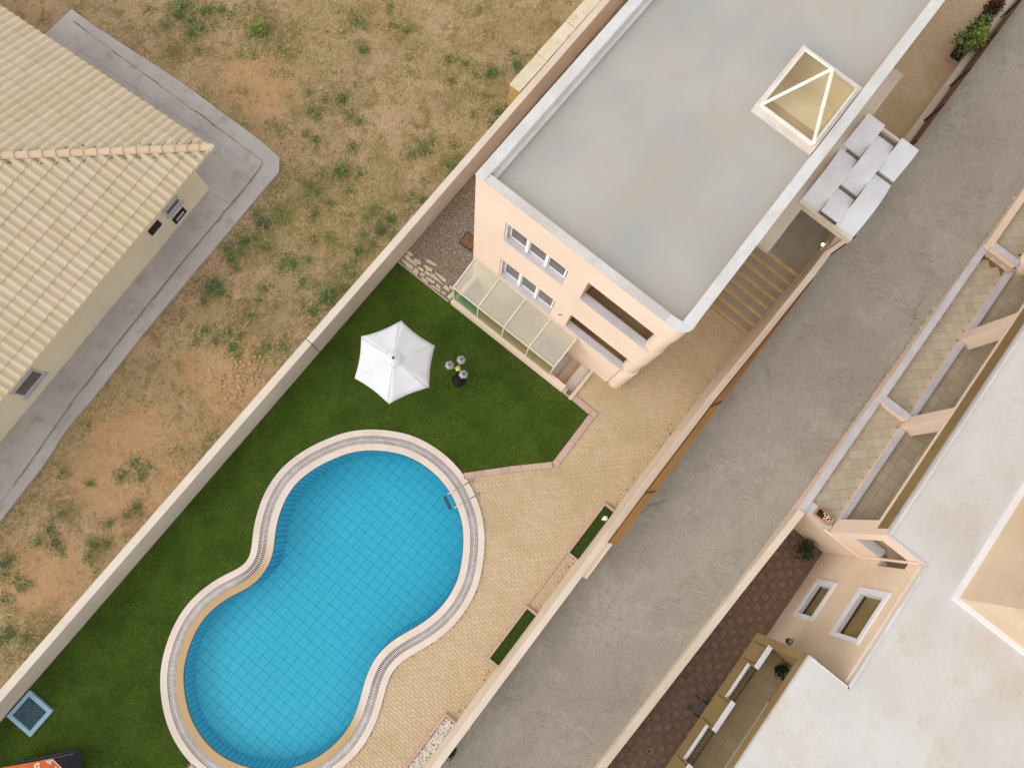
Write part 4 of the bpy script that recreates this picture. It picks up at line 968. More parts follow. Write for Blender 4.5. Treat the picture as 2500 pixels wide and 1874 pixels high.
A, B = rim3[1], rim3[2]; exx = (A - B).normalized(); nz_ = (B - A).cross(apx - A).normalized(); nz_ = nz_ if nz_.z > 0 else -nz_; eyy = nz_.cross(exx)
Mx = Matrix((exx, eyy, nz_)).transposed().to_4x4(); pp = on_panel(1, .42, .05) + nz_ * .004
tx.matrix_basis = Matrix.Translation(pp - Vector(op.location)) @ Mx
MB().cyl(apx.x, apx.y, 0.03, 2.5, .025, n=10).build('pole', 'plate', op); MB().cyl(apx.x, apx.y, 0.02, .12, .24, n=18).build('base', 'black', op)

# block wall stub outside the field wall
bw = thing('block_wall', 'rough limewashed block wall with yellow foam seams outside the field wall', 'wall', (15, 7.85, 0))
for a, b in ((12.35, 13.9), (13.92, 15.6), (15.62, 17.6), (17.62, 20.5), (20.52, 24), (24.02, 30)): MB().box(a, b, 7.60 + (b - 12) * .006, 8.06 + (b - 12) * .006, -.2, 1.22).build('block', 'block', bw, bevel=.01)
MB().box(12.32, 13.3, 7.55, 7.60, -.2, 1.1).build('seam', 'foam', bw); MB().box(12.32, 12.35, 7.60, 8.05, -.2, 1.18).build('seam', 'foam', bw)

# ================================================================== TILED HOUSE (rotated a few degrees)
RH = R(4.7); th = thing('tiled_house', 'yellowish house with hipped sand coloured clay tile roof', 'house', (0, 16, 0))
c5, s5 = math.cos(RH), math.sin(RH)
def h2(a, b):    # a: metres back along the front wall from the corner, b: metres into the house
    return (3.03 - a * c5 - b * s5, 13.86 - a * s5 + b * c5)
P = [h2(0, 0), h2(16, 0), h2(16, 12), h2(0, 12)]
MB().prism(P, 0, 2.3).build('wall', 'yellowwall', th)
EA = Vector((3.75, 13.42, 2.4)); e1 = Vector((-c5, -s5, 0)); e2 = Vector((-s5, c5, 0)); pit = .3
def rp(a, b, dz=0):  # front slope: a along the eave, b into roof
    p = EA + e1 * a + e2 * b; p.z += pit * b + dz; return p
def rs(a, b, dz=0):  # side slope: a along side eave (e2), b into roof along e1
    p = EA + e2 * a + e1 * b; p.z += pit * b + dz; return p
D_ = 6.0
q = MB(); q.add([rp(0, 0), rp(17, 0), rp(17, D_), rp(D_, D_)], [(0, 3, 2, 1)]); q.add([rs(0, 0), rs(14, 0), rs(14, D_), rs(D_, D_)], [(0, 1, 2, 3)])
q.build('roof_deck', 'groutbrown', th)
q = MB(); q.bar(rp(-.02, .02, -.07), rp(17, .02, -.07), .05, .12); q.bar(rs(-.02, .02, -.07), rs(14, .02, -.07), .05, .12); q.build('eave_board', 'yellowwall', th)
q = MB(); q.prism([tuple(rp(0, 0))[:2], tuple(rp(17, 0))[:2], tuple(rp(17, .7))[:2], tuple(rs(.7, .7))[:2], tuple(rs(14, .7))[:2], tuple(rs(14, 0))[:2]], 2.25, 2.3); q.build('soffit', 'yellowwall', th)
# barrel tile: roll plus pan, 0.27 wide, 0.45 long, 0.4 exposed
TW, TL = .265, .50
tq = MB(); prof_ = [(-.5, .012), (-.28, .0), (-.14, .03), (-.02, .054), (.12, .070), (.27, .054), (.38, .024), (.5, .012)]
for yy, dz in ((0, .024), (TL + .05, .0)):
    for u, z in prof_: tq.v.append((u * TW * 1.02, yy, z + dz))
    
npf = len(prof_)
for i in range(npf - 1): tq.f.append((i, i + 1, npf + i + 1, npf + i))
for u, z in prof_: tq.v.append((u * TW * 1.02, 0, z - .012))
for i in range(npf - 1): tq.f.append((2 * npf + i, 2 * npf + i + 1, i + 1, i))
slope_n = math.sqrt(1 + pit * pit); mats = []
for (fn, ea, eb) in ((rp, e1, e2), (rs, e2, e1)):
    Yv = (eb + Vector((0, 0, pit))).normalized(); Xv = -ea if fn is rp else ea
    Zv = Xv.cross(Yv)
    if Zv.z < 0: Xv = -Xv; Zv = -Zv
    RM = Matrix((Xv, Yv, Zv)).transposed().to_4x4()
    for i in range(0, 62):
        a = .14 + i * TW
        for j in range(0, 16):
            b = -.05 + j * TL / slope_n
            av = a - b + .04
            if av < .12 or b > D_ - .3: continue
            sy = min(1, av / (TL + .05))
            p = fn(a, b, .03)
            if not inframe(p.x, p.y, p.z, 50): continue
            jit = Matrix.Rotation(random.uniform(-.012, .012), 4, 'Z')
            mats.append(Matrix.Translation(p + Vector((random.uniform(-.004, .004), random.uniform(-.004, .004), random.uniform(0, .004)))) @ RM @ jit @ Matrix.Diagonal((1, sy, 1, 1)))
rt = MB().add([rp(0, 0, .0), rp(.05, 0, .0), rp(.05, .05, .0)], [(0, 1, 2)]).build('tiled_roof', 'groutbrown', th)
lay('roof_tile', tq, 'rooftile', mats, rt)
# ridge tiles down the hip
hd = (rp(1, 1) - rp(0, 0)); hl = hd.length; hd.normalize(); side = hd.cross(Vector((0, 0, 1))).normalized(); upv = side.cross(hd)
for k in range(24):
    a = EA + hd * (k * .36 - .05) + Vector((0, 0, .085)); b = a + hd * .40; q = MB(); n = 8
    for p, r_ in ((a, .128), (b, .108)):
        for i in range(n + 1):
            an = math.pi * i / n; q.v.append(tuple(p + side * math.cos(an) * r_ + upv * (math.sin(an) * r_ * .85 - .02 + (.02 if p is a else 0))))
    q.f = [(i, i + 1, n + 2 + i, n + 1 + i) for i in range(n)]; q.f.append(tuple(range(n + 1)))
    q.build('ridge_tile', 'ridgetile', rt, smooth=True)
q = MB()
for k in range(24):
    a = .14 + (k + 1.5) * TW
    for fn in (rp, rs):
        if random.random() < .85:
            l_ = random.uniform(.06, .2)
            for _ in range(random.choice((5, 7, 10))):
                p = fn(a + random.gauss(0, .022), a - .24 - random.random() * l_, .045 + random.random() * .02); s_ = random.uniform(.016, .034)
                b_ = blob(s_, .6); q.add([(v[0] + p.x, v[1] + p.y, v[2] + p.z) for v in b_.v], b_.f)
stuff(q.build('lichen_patches', 'moss', rt))
MB().ball((EA.x + .05, EA.y + .0, 2.47), .1, 6, .6).build('corner_mortar', 'white', th)
# windows and vents on the visible wall
def wq(a0, a1, z0, z1, nm, mt, depth_=.03, parent=None):
    A = h2(a0, -depth_); B = h2(a1, -depth_); C_ = h2(a1, .0); D__ = h2(a0, .0)
    return MB().prism([A, B, C_, D__], z0, z1).build(nm, mt, parent or th)
for a0, a1, z0, z1 in ((1.02, 1.72, 1.02, 1.48), (8.0, 8.95, .72, 1.5)):
    w = wq(a0, a1, z0, z1, 'window', 'greyframe', .03); wq(a0 + .06, a1 - .06, z0 + .08, z1 - .08, 'pane', 'darkglass', .036, w)
    wq(a0 - .04, a1 + .04, z0 - .05, z0, 'sill', 'greyframe', .12, w); wq(a0, a1, z1 - .1, z1, 'shutter_box', 'greyframe', .09, w)
for a0, a1, z0, z1, g_v in ((1.13, 1.70, .33, .69, 1), (2.02, 2.52, .98, 1.33, 0)):
    w = wq(a0, a1, z0, z1, 'wall_vent', 'black', .025)
    if g_v:
        for k in range(7): wq(a0 + .1 + k * .055, a0 + .135 + k * .055, z0 + .12, z0 + .2, 'louvre', 'white', .04, w)
# concrete apron
apron = struct(MB().prism([(4.98,22.23),(5.01,21.26),(5.37,17.4),(5.5,13.8),(5.45,12.85),(5.0,12.5),(4.43,12.48),(1.82,12.31),(0.04,12.2),(-2.23,12.04),(-4.75,11.78),(-6.02,11.71),(-7.2,11.46),(-8.74,11.3),(-13,10.9),(-13,14),(3,15),(3.2,22.2)], -.1, .07).build('concrete_apron', 'apron'))
MB().prism([(4.62,22.0),(4.87,15.4),(4.93,13.15),(4.03,13.01),(0.56,12.78),(-1.6,12.6),(-5.1,12.22),(-8.3,11.7),(-13,11.25),(-13,14),(3,15),(3.0,22.0)], .0, .115).build('raised_step', 'apron', apron)
q = MB()
for A, B in (((4.64, 21.8), (4.89, 15.4)), ((4.89, 15.4), (4.95, 13.2)), ((4.9, 13.12), (4.03, 12.99)), ((4.03, 12.99), (.56, 12.76)), ((.56, 12.76), (-5.1, 12.2)), ((-5.1, 12.2), (-8.3, 11.68))):
    n_ = max(4, int(math.dist(A, B) / .25)); pp_ = [(A[0] + (B[0] - A[0]) * t / n_ + random.gauss(0, .018), A[1] + (B[1] - A[1]) * t / n_ + random.gauss(0, .018), .09) for t in range(n_ + 1)]
    for u_, v_ in zip(pp_, pp_[1:]): q.bar(u_, v_, random.uniform(.006, .03), .05)
q.bar((4.45, 15.6, .116), (4.5, 13.5, .116), .012, .006); q.bar((2.95, 13.6, .116), (3.05, 12.95, .116), .02, .006)
q.bar((3.95, 21, .116), (4.42, 15, .116), .012, .006)
q.build('crack', 'crackfill', apron)

# ================================================================== RIGHT-HAND BUILDING
rb = thing('white_roof_building', 'cream and ochre building with stained white flat roof across the road', 'building', (8, -13, -.8))
G = 6.65; RT = 4.75; YB = -9.39
# roof slab outline
RP = [(2.74, -9.43), (-9, -9.43), (-9, -30), (34, -30), (34, YB), (G + .03, YB), (G + .03, -10.66), (2.74, -10.66)]
def bigroof():
    bm = bmesh.new(); z1 = RT
    lo = [bm.verts.new((x, y, RT - .12)) for x, y in RP]; hi = [bm.verts.new((x, y, z1)) for x, y in RP]; n = len(RP)
    f1 = bm.faces.new(hi); f2 = bm.faces.new(lo[::-1])
    for i in range(n): bm.faces.new((lo[i], lo[(i + 1) % n], hi[(i + 1) % n], hi[i]))
    bmesh.ops.recalc_face_normals(bm, faces=bm.faces); bmesh.ops.triangulate(bm, faces=[f1, f2])
    me = bpy.data.meshes.new('roof'); o0 = wloc(rb)
    for v in bm.verts: v.co -= o0
    bm.to_mesh(me); bm.free(); me.materials.append(m['whiteroof']); o = bpy.data.objects.new('roof', me); COL.objects.link(o); o.parent = rb
bigroof()
# low lip round the edge
q = MB()
def lip(a, b, w=.07, h=.035): q.bar((a[0], a[1], RT + h / 2), (b[0], b[1], RT + h / 2), w, h)
lip((2.70, -9.5), (2.70, -10.70)); lip((2.66, -10.70), (6.62, -10.70)); lip((6.645, -10.66), (6.645, -9.45)); lip((6.7, -9.43), (34, -9.43))
q.build('roof_lip', 'whiteroofedge', rb)
q = MB()
# wall facing the road (y = -10.6) with two windows
Y6 = -10.6
W1 = (4.10, 5.58, 0.0, 1.32); W2 = (3.86, 5.58, 2.68, 4.22)
q.box(2.5, 3.86, Y6 - .25, Y6, -.83, RT - .122); q.box(5.58, G, Y6 - .25, Y6, -.83, 2.72); q.box(5.58, G, Y6 - .25, Y6, 4.10, RT - .122); q.box(5.58, G - .25, Y6 - .25, Y6, 2.72, 4.10)
q.box(3.86, 4.10, Y6 - .25, Y6, -.83, 2.68); q.box(4.10, 5.58, Y6 - .25, Y6, -.83, 0.0); q.box(4.10, 5.58, Y6 - .25, Y6, 1.32, 2.68); q.box(3.86, 5.58, Y6 - .25, Y6, 4.22, RT - .122)
q.build('wall', 'tan', rb, label='tan wall with two white framed windows')
# wall facing down the street (x = 6.65) 
q = MB(); q.box(G, G + .22, Y6 + .001, -8.20, -.83, 1.55)
q.build('wall', 'tan', rb, label='low wall closing the end of the lower patio')
q = MB(); q.box(G + .0, G + .22, Y6 + .001, YB, 1.56, 2.72); q.box(G + .0, G + .22, Y6 + .001, YB, 4.10, RT - .122); q.box(G, G + .22, -9.66, YB, 2.72, 4.10)
q.build('wall', 'cream', rb, label='bright end wall with a corner opening')
MB().box(G - .01, G + .28, Y6 + .02, -9.66, 2.70, 2.75).build('opening_sill', 'sill', rb)
MB().box(G + .221, G + .3, -11.5, -9.9, 1.56, 2.6).build('inner_wall', 'cream', rb)
MB().box(G + .225, G + .6, -11.8, -9.64, 2.5, 2.62).build('inner_floor', 'tan', rb)
q = MB(); q.tube([(G - .03, Y6 + .03, 1.58), (G - .03, Y6 + .03, RT - .13)], .045, 10); q.tube([(G - .03, Y6 + .03, 1.58), (G - .03, -9.2, 1.58)], .04, 10)
q.build('drainpipe', 'cream', rb, smooth=True, label='cream pipe running along the wall top and up the corner')
def rwin(x0, x1, z0, z1, glass):
    y = Y6; t = .15
    w = MB().box(x0, x1, y, y + .05, z1 - t, z1).box(x0, x1, y, y + .05, z0, z0 + t).box(x0, x0 + t, y, y + .05, z0 + t, z1 - t).box(x1 - t, x1, y, y + .05, z0 + t, z1 - t).build('window', 'white', rb)
    MB().box(x0 + t, x1 - t, y - .2, y - .17, z0 + t, z1 - t).build('shutter', glass, w)
    MB().box(x0 + t, x1 - t, y - .17, y - .001, z0 + t - .03, z0 + t + .01).build('sill', 'sill', w)
    MB().box(x0 + t, x1 - t, y - .16, y - .12, z0 + t + .01, z0 + t + .07).build('rail', 'darkmetal' if glass == 'oliveglass' else 'pvc', w)
    MB().box(x0 + t - .001, x0 + t + .02, y - .17, y - .001, z0 + t, z1 - t).box(x1 - t - .02, x1 - t + .001, y - .17, y - .001, z0 + t, z1 - t).build('reveal', 'white', w)
rwin(*W1[:2], W1[2], W1[3], 'oliveglass'); rwin(*W2[:2], W2[2], W2[3], 'oliveglass')
wl2 = thing('bulkhead_lamp', 'small round grey lamp on the tan wall above the ochre balcony', 'lamp', (3.22, -10.55, .9))
MB().lathe(3.22, -10.53, [(.07, .82), (.1, .86), (.1, .98), (.06, 1.02)], 14).build('housing', 'darkmetal', wl2); MB().lathe(3.22, -10.53, [(.075, 1.0), (.05, 1.045)], 14).build('lens', 'lantern', wl2)
# porch: beam, fascia, pillars
MB().box(G + .22, 34, YB - .25, YB, 3.87, 4.03).build('porch_beam', 'cream', rb)
MB().box(G + .22, 34, YB - .252, YB - .002, 4.03, RT - .19).build('fascia', 'ochre', rb)
MB().box(G + .22, 34, YB - .25, YB + .004, RT - .19, RT - .122).build('fascia_cap', 'apron', rb)
for x0, x1 in ((6.872, 7.16), (10.93, 11.34), (14.66, 15.09)): MB().box(x0, x1, -9.85, YB, 1.5, 3.87).build('pillar', 'cream', rb)
col = MB().lathe(18.35, -9.72, [(.34, 1.5), (.34, 3.87)], 24).build('round_column', 'cream', rb, smooth=True)
MB().lathe(18.35, -9.72, [(.34, 1.95), (.40, 1.98), (.40, 2.08), (.34, 2.11)], 24).build('ring', 'cream', col)
MB().box(G + .22, 34, -12.1, -11.9, 1.5, RT - .122).build('porch_back_wall', 'tan', rb)
# terrace: floor, outer and inner low walls with marble caps
tf = thing('front_terrace', 'long tiled terrace with low white capped walls beside the road', 'terrace', (12, -9, 1.4))
MB().box(G + .22, 34, -11.9, -8.2, -.8, 1.48).build('base', 'groutbrown', tf)
def cap(x0, x1, y0, y1, z): MB().box(x0, x1, y0 , y1, 1.2, z - .03).build('low_wall', 'cream', tf); MB().box(x0 - .01, x1 + .01, y0 - .01, y1 + .012, z - .03, z).build('wall_cap', 'sill', tf)
MB().box(6.6, 11.15, -8.38, -8.16, -.8, 1.62).build('low_wall', 'cream', tf); MB().box(6.6, 11.14, -8.39, -8.15, 1.62, 1.65).build('wall_cap', 'sill', tf)
MB().box(11.15, 17.9, -8.38, -8.16, -.8, 1.74).build('low_wall', 'cream', tf); MB().box(11.14, 17.88, -8.39, -8.15, 1.74, 1.77).build('wall_cap', 'sill', tf)
MB().box(17.9, 34, -8.38, -8.16, -.8, 1.97).build('low_wall', 'cream', tf); MB().box(17.88, 34, -8.39, -8.15, 1.97, 2.0).build('wall_cap', 'tan', tf)
cap(11.14, 11.38, -9.36, -8.40, 1.77); cap(17.9, 18.12, -9.40, -8.40, 2.0)
cap(G + .225, 10.92, -9.56, -9.37, 1.65); cap(11.35, 14.64, -9.56, -9.37, 1.67); cap(15.1, 18.0, -9.56, -9.37, 1.7)
MB().box(6.86, 7.08, -9.3, -8.40, 1.2, 1.57).build('low_wall', 'cream', tf); MB().box(6.66, 7.09, -9.3, -8.395, 1.57, 1.6).build('wall_cap', 'sill', tf)
# terrace tiles: diagonal outside, square under the porch
tq = chip(.292, .292, .014, .003); mats = []
for i in range(-30, 160):
    for j in range(-40, 60):
        a, b = i * .298, j * .298; x = 7 + (a - b) * .7071 * 1; y = -9 + (a + b) * .7071 * 1
        x = 6.9 + (i + j) * .298 * .7071; y = -8.9 + (i - j) * .298 * .7071
        if 6.9 < x < 20.5 and -9.52 < y < -8.24 and inframe(x, y, 1.5, 20):
            mats.append(TR(x, y, 1.478 if x < 17.8 else 1.75, R(45)))
MB().box(18.1, 34, -9.37, -8.4, 1.5, 1.755).build('upper_base', 'groutbrown', tf)
lay('terrace_tile', tq, 'floorgrey', mats, tf, limit=300)
tq2 = chip(.392, .392, .014, .003); mats = []
for i in range(0, 36):
    for j in range(0, 6):
        x = 7.2 + i * .4; y = -9.78 - j * .4
        if inframe(x, y, 1.5, 20): mats.append(TR(x, y, 1.478))
lay('porch_tile', tq2, 'floorgrey', mats, tf, limit=200)
# planter trough with pale stones on the end wall
tp = thing('stone_filled_trough', 'small terracotta trough of white stones on the terrace end wall', 'planter', (6.95, -8.95, 1.6))
q = MB(); X0, X1, Y0, Y1 = 6.76, 7.05, -9.2, -8.64
q.box(X0, X1, Y0, Y0 + .035, 1.6, 1.74).box(X0, X1, Y1 - .035, Y1, 1.6, 1.74).box(X0, X0 + .035, Y0 + .035, Y1 - .035, 1.6, 1.74).box(X1 - .035, X1, Y0 + .035, Y1 - .035, 1.6, 1.74)
q.build('trough', 'terracotta', tp, bevel=.008); MB().box(X0 + .03, X1 - .03, Y0 + .03, Y1 - .03, 1.6, 1.70).build('soil', 'soil', tp)
for x, y in ((6.83, -9.12), (6.9, -9.13), (6.97, -9.1), (6.84, -9.04), (6.92, -9.02), (6.99, -9.03), (6.85, -8.96), (6.95, -8.94), (6.99, -8.88)):
    b = MB().lathe(x, y, [(.02, 1.69), (.036, 1.71), (.028, 1.735), (.01, 1.74)], 9); b.build('stone', 'pebble', tp)
leaf_cloud(60, .05, (.09, .07, .05), 'leafC', 'plant', tp, (6.93, -8.73, 1.76), seed=12)
# patio wall stepping along the road below the terrace
pw = thing('patio_wall', 'low cream wall along the road in front of the brown tiled patio', 'wall', (0, -8.2, 0))
q = MB(); xs = [-16, -3.5, 3.5, 6.6]; yo = [-7.95, -8.11, -8.20, -8.16]
for x, y in zip(xs, yo):
    z = road_z(x) + (.26 if x < 5 else .55); q.v += [(x, y, -.9), (x, y - .24, -.9), (x, y, z), (x, y - .24, z)]
for i in range(3):
    a, b = 4 * i, 4 * i + 4; q.f += [(a, b, b + 2, a + 2), (b + 1, a + 1, a + 3, b + 3), (a + 2, b + 2, b + 3, a + 3)]
q.f += [(0, 2, 3, 1), (12, 13, 15, 14)]; q.build('wall_body', 'roadwall', pw, bevel=.01)
# patio tiles: checker
patio = struct(MB().box(-12, G, -10.6, -8.3, -.86, -.82).build('patio', 'patiogrout'))
tq = chip(.225, .225, .02, .004); A_, B_ = [], []
for i in range(0, 82):
    for j in range(0, 10):
        x = 6.5 - i * .235; y = -8.42 - j * .235
        if y < -10.5 or not inframe(x, y, -.8, 20): continue
        (A_ if (i + j) % 2 else B_).append(TR(x, y, -.825, 0))
lay('patio_tile', tq, 'patiotile', A_, patio, limit=150); lay('patio_tile', tq, 'patiotile2', B_, patio, limit=150)
# ochre loggia
lo = MB()
YO = -9.4
xb = [(2.54, 1.79), (.61, -.37), (-1.52, -2.55), (-3.7, -4.8), (-6, -8.9)]
log = MB().box(-9, 2.76, -10.95, YO - .12, 1.3, 1.45).build('balcony_slab', 'ochre', rb)
me = bpy.data.meshes.new('floor_tile'); tqq = chip(.395, .395, .012, .003); me.from_pydata(tqq.v, [], tqq.f); me.materials.append(m['floorbeige'])
for i in range(14):
    for j in range(4):
        x, y = 2.4 - i * .4, -9.75 - j * .4
        if inframe(x, y, 1.5, 10): inst('floor_tile', me, log, (x, y, 1.45))
for a, b in xb:
    w = MB().box(b, a, YO - .12, YO, 1.3, 2.47).build('parapet_block', 'ochre', rb)
    MB().box(b - .01, a + .01, YO - .13, YO + .015, 2.47, 2.5).build('cap', 'white', w)
    for xx in (a - .08, b + .08): MB().box(xx - .012, xx + .012, YO + .001, YO + .004, 1.5, 2.4).build('groove', 'darkmetal', w)
MB().box(2.542, 2.76, -9.75, YO, 1.3, RT - .122).build('corner_pier', 'ochre', rb)
MB().box(2.55, 2.78, -10.95, -9.75, 1.3, RT - .122).build('side_wall', 'ochre', rb)
MB().box(-9, 2.55, -10.98, -10.78, 1.45, RT - .122).build('loggia_back_wall', 'ochre', rb)
MB().box(-9, 2.54, YO - .25, YO, 4.36, RT - .122).build('loggia_beam', 'ochre', rb)
MB().box(-9, 2.76, -12.0, -10.98, -.83, 1.3).build('lower_wall', 'tan', rb)
gaps = [(1.79, .61), (-.37, -1.52), (-2.55, -3.7), (-4.8, -6)]
for a, b in gaps:
    w = MB().box(b, a, YO - .10, YO - .002, 1.3, 1.97).build('parapet_low', 'ochre', rb)
    MB().box(b, a, YO - .11, YO + .01, 1.97, 2.0).build('cap', 'white', w)
    r = MB().bar((b, YO - .07, 2.48), (a, YO - .07, 2.48), .035).bar((b, YO - .07, 2.08), (a, YO - .07, 2.08), .02).build('balustrade', 'darkmetal', rb)
    for k in range(1, 12): 
        xx = b + (a - b) * k / 12; MB().bar((xx, YO - .07, 2.0), (xx, YO - .07, 2.48), .014).build('baluster', 'darkmetal', r)
MB().box(-1.1, 1.3, -10.775, -10.75, 1.46, 1.53).build('door_sill', 'white', rb)
# tall block on the roof with white flashing
MB().box(6.46, 34, -26, -11.8, RT, 8.2).build('roof_block', 'blockbeige', rb, label='tall cream block rising from the white roof')
q = MB(); q.bar((6.34, -11.74, RT + .06), (34, -11.74, RT + .06), .12, .12); q.bar((6.40, -11.805, RT + .06), (6.40, -26, RT + .06), .12, .118); q.build('flashing', 'white', rb)

# things on the patio
ch = thing('patio_chair', 'grey plastic armchair standing on the brown tiled patio', 'chair', (-.15, -10.0, -.8))
x, y, z = -.12, -10.0, -.8
MB().box(x - .22, x + .22, y - .22, y + .22, z + .40, z + .44).build('seat', 'chairgrey', ch, bevel=.015)
MB().box(x - .22, x + .22, y - .27, y - .22, z + .44, z + .85).build('backrest', 'chairgrey', ch, bevel=.015)
for sx in (-1, 1):
    MB().bar((x + sx * .25, y + .22, z + .62), (x + sx * .25, y - .24, z + .66), .04).build('armrest', 'black', ch)
    for sy in (-1, 1): MB().bar((x + sx * .2, y + sy * .19, z + .42), (x + sx * .24, y + sy * .24, z + .01), .03).build('leg', 'black', ch)
dr = thing('floor_drain', 'small square floor drain in the brown tiled patio', 'drain', (-2.23, -9.55, -.8))
MB().box(-2.30, -2.17, -9.62, -9.49, -.81, -.798).build('rim', 'plate', dr); MB().cyl(-2.235, -9.555, -.80, -.792, .045, n=14).build('grille', 'black', dr)
pl = thing('dried_shrub', 'dark twiggy shrub in the shaded patio corner', 'shrub', (6.3, -9.95, -.8))
leaf_cloud(260, .09, (.36, .32, .3), 'leafC', 'foliage', pl, (6.2, -9.92, -.4), seed=21)
q = MB()
for k in range(14):
    a = random.random() * 6.28; q.tube([(6.28, -9.97, -.8), (6.25 + .2 * math.cos(a), -9.95 + .2 * math.sin(a), -.45), (6.2 + .42 * math.cos(a), -9.93 + .38 * math.sin(a), -.2)], [.012, .008, .003], 5)
q.build('stems', 'stem', pl)
pt = thing('dark_flower_pot', 'small dark pot against the patio wall corner', 'pot', (6.4, -8.95, -.8))
MB().lathe(6.42, -8.98, [(.07, -.8), (.1, -.6), (.11, -.58), (.09, -.58)], 14).build('pot', 'black', pt)
pb = thing('balcony_plant', 'dark leafy plant in the corner of the ochre balcony', 'plant', (2.2, -10.5, 1.46))
leaf_cloud(170, .09, (.22, .2, .2), 'leafC', 'foliage', pb, (2.25, -10.45, 1.8), seed=31); MB().lathe(2.25, -10.45, [(.1, 1.46), (.13, 1.66)], 12).build('pot', 'black', pb)
# bush stump / parts along the road wall
rsu = thing('dark_road_shrub', 'small dark shrub at the foot of the road wall', 'shrub', (-5.95, -4.3, road_z(-6)))
leaf_cloud(200, .07, (.24, .14, .14), 'leafC', 'foliage', rsu, (-5.95, -4.3, .12), seed=41)
tr2 = thing('crumpled_litter', 'small piece of pale litter on the road beside the wall', 'litter', (-5.1, -4.28, 0))
MB().lathe(-5.12, -4.28, [(.05, -.08), (.08, -.04), (.05, .01), (.01, .02)], 7).build('litter', 'white', tr2)

# ================================================================== VEGETATION
def value_noise(x, y, s, seed):
    r_ = np.random.default_rng(seed); g = r_.random((256, 256)); X = x * s + 100; Y = y * s + 100; xi = np.floor(X).astype(int); yi_ = np.floor(Y).astype(int)
    fx = X - xi; fy = Y - yi_; fx = fx * fx * (3 - 2 * fx); fy = fy * fy * (3 - 2 * fy)
    gg = lambda a, b: g[a % 256, b % 256]
    return (gg(xi, yi_) * (1 - fx) + gg(xi + 1, yi_) * fx) * (1 - fy) + (gg(xi, yi_ + 1) * (1 - fx) + gg(xi + 1, yi_ + 1) * fx) * fy
def blades(name, X, Y, Z0, length, width, lean, cols, label=None):
    n = len(X); a = rng.random(n) * 2 * np.pi; b = a + np.pi / 2; L = length * (.6 + .8 * rng.random(n)); W = width * (.7 + .6 * rng.random(n)); ln = lean * (.5 + rng.random(n))
    base = np.c_[X, Y, Z0]; dx = np.c_[np.cos(b), np.sin(b), np.zeros(n)] * (W / 2)[:, None]
    tip = base + np.c_[np.cos(a) * np.sin(ln) * L, np.sin(a) * np.sin(ln) * L, np.cos(ln) * L]
    v = np.stack([base - dx, base + dx, tip], 1).reshape(-1, 3); f = np.arange(3 * n).reshape(-1, 3)
    o = np_mesh(name, 'blade', v, f, np.repeat(cols, 3, 0)); return stuff(o)
def pick(cols, n, w=None):
    c = np.array([lin(x)[:3] for x in cols]); i = rng.choice(len(cols), n, p=w); return c[i] * (.8 + .4 * rng.random((n, 1)))
# lawn blades
n = 260000; X = rng.uniform(-14.5, 5.2, n); Y = rng.uniform(-1.4, 7.3, n); k = pip(X, Y, LAWNP) & ~pip(X, Y, [tuple(p) for p in O0]); k &= (Y < yi(X) - .01); X, Y = X[k], Y[k]
c = pick([(74, 94, 32), (96, 116, 46), (116, 134, 58), (52, 72, 22)], len(X)); v = value_noise(X, Y, 1.4, 3); c *= (.52 + .7 * v + .5 * (value_noise(X, Y, 6, 5) - .5) + .018 * np.clip(X, -8, 4))[:, None]
blades('lawn_grass', X, Y, np.full(len(X), .015), .045, .012, .9, c)
for (x0_, x1_) in ((1.12, 3.02), (-3.05, -1.17)):
    n = 5200; X = rng.uniform(x0_, x1_, n); Y = rng.uniform(-3.87, -3.52, n); blades('planter_grass', X, Y, np.full(n, .045), .035, .009, .7, pick([(78, 100, 36), (96, 118, 48), (58, 78, 26)], n))
# dry field grass
n = 520000; X = rng.uniform(-16, 22, n); Y = rng.uniform(7.4, 25, n)
k = np.array([True] * n); AP = [(4.98,22.23),(5.37,17.4),(5.5,13.8),(5.45,12.85),(5.0,12.5),(1.82,12.31),(-2.23,12.04),(-4.75,11.78),(-8.74,11.3),(-13,10.9),(-17,10.9),(-17,40),(4.8,40)]
k &= ~pip(X, Y, AP); k &= (Y > yi(X) + .27); X, Y = X[k], Y[k]
c_ = np.array(CWI); V3 = np.c_[X, Y, np.full(len(X), -24.0)] @ c_.T; u = 1250 + F_PX * V3[:, 0] / -V3[:, 2]; vv = 937 - F_PX * V3[:, 1] / -V3[:, 2]
k = (u > -80) & (u < 2600) & (vv > -80) & (vv < 2000); X, Y = X[k], Y[k]
d1 = value_noise(X, Y, .45, 11); d2 = value_noise(X, Y, 1.7, 12); d3 = value_noise(X, Y, 5.5, 13); den = .45 * d1 + .35 * d2 + .2 * d3
bare = 1.6 * np.exp(-(((X + 1.6) ** 2) / 3.2 + ((Y - 8.9) ** 2) / 1.3)) + np.exp(-(((X + 5.8) ** 2) / 7 + ((Y - 9.4) ** 2) / 2.2)) * 1.3 + np.exp(-(((X + 9.8) ** 2) / 3 + ((Y - 9.2) ** 2) / 2)) * .9 + np.exp(-(((X - 7.0) ** 2) / .7 + ((Y - 15.2) ** 2) / 5)) * .8
keep = rng.random(len(X)) < np.clip((den - .34) * 3.2 - bare, .02, 1); X, Y = X[keep], Y[keep]; den = den[keep]
grn = (.6 * value_noise(X, Y, .55, 17) + .4 * value_noise(X, Y, 2.2, 18)) > .56
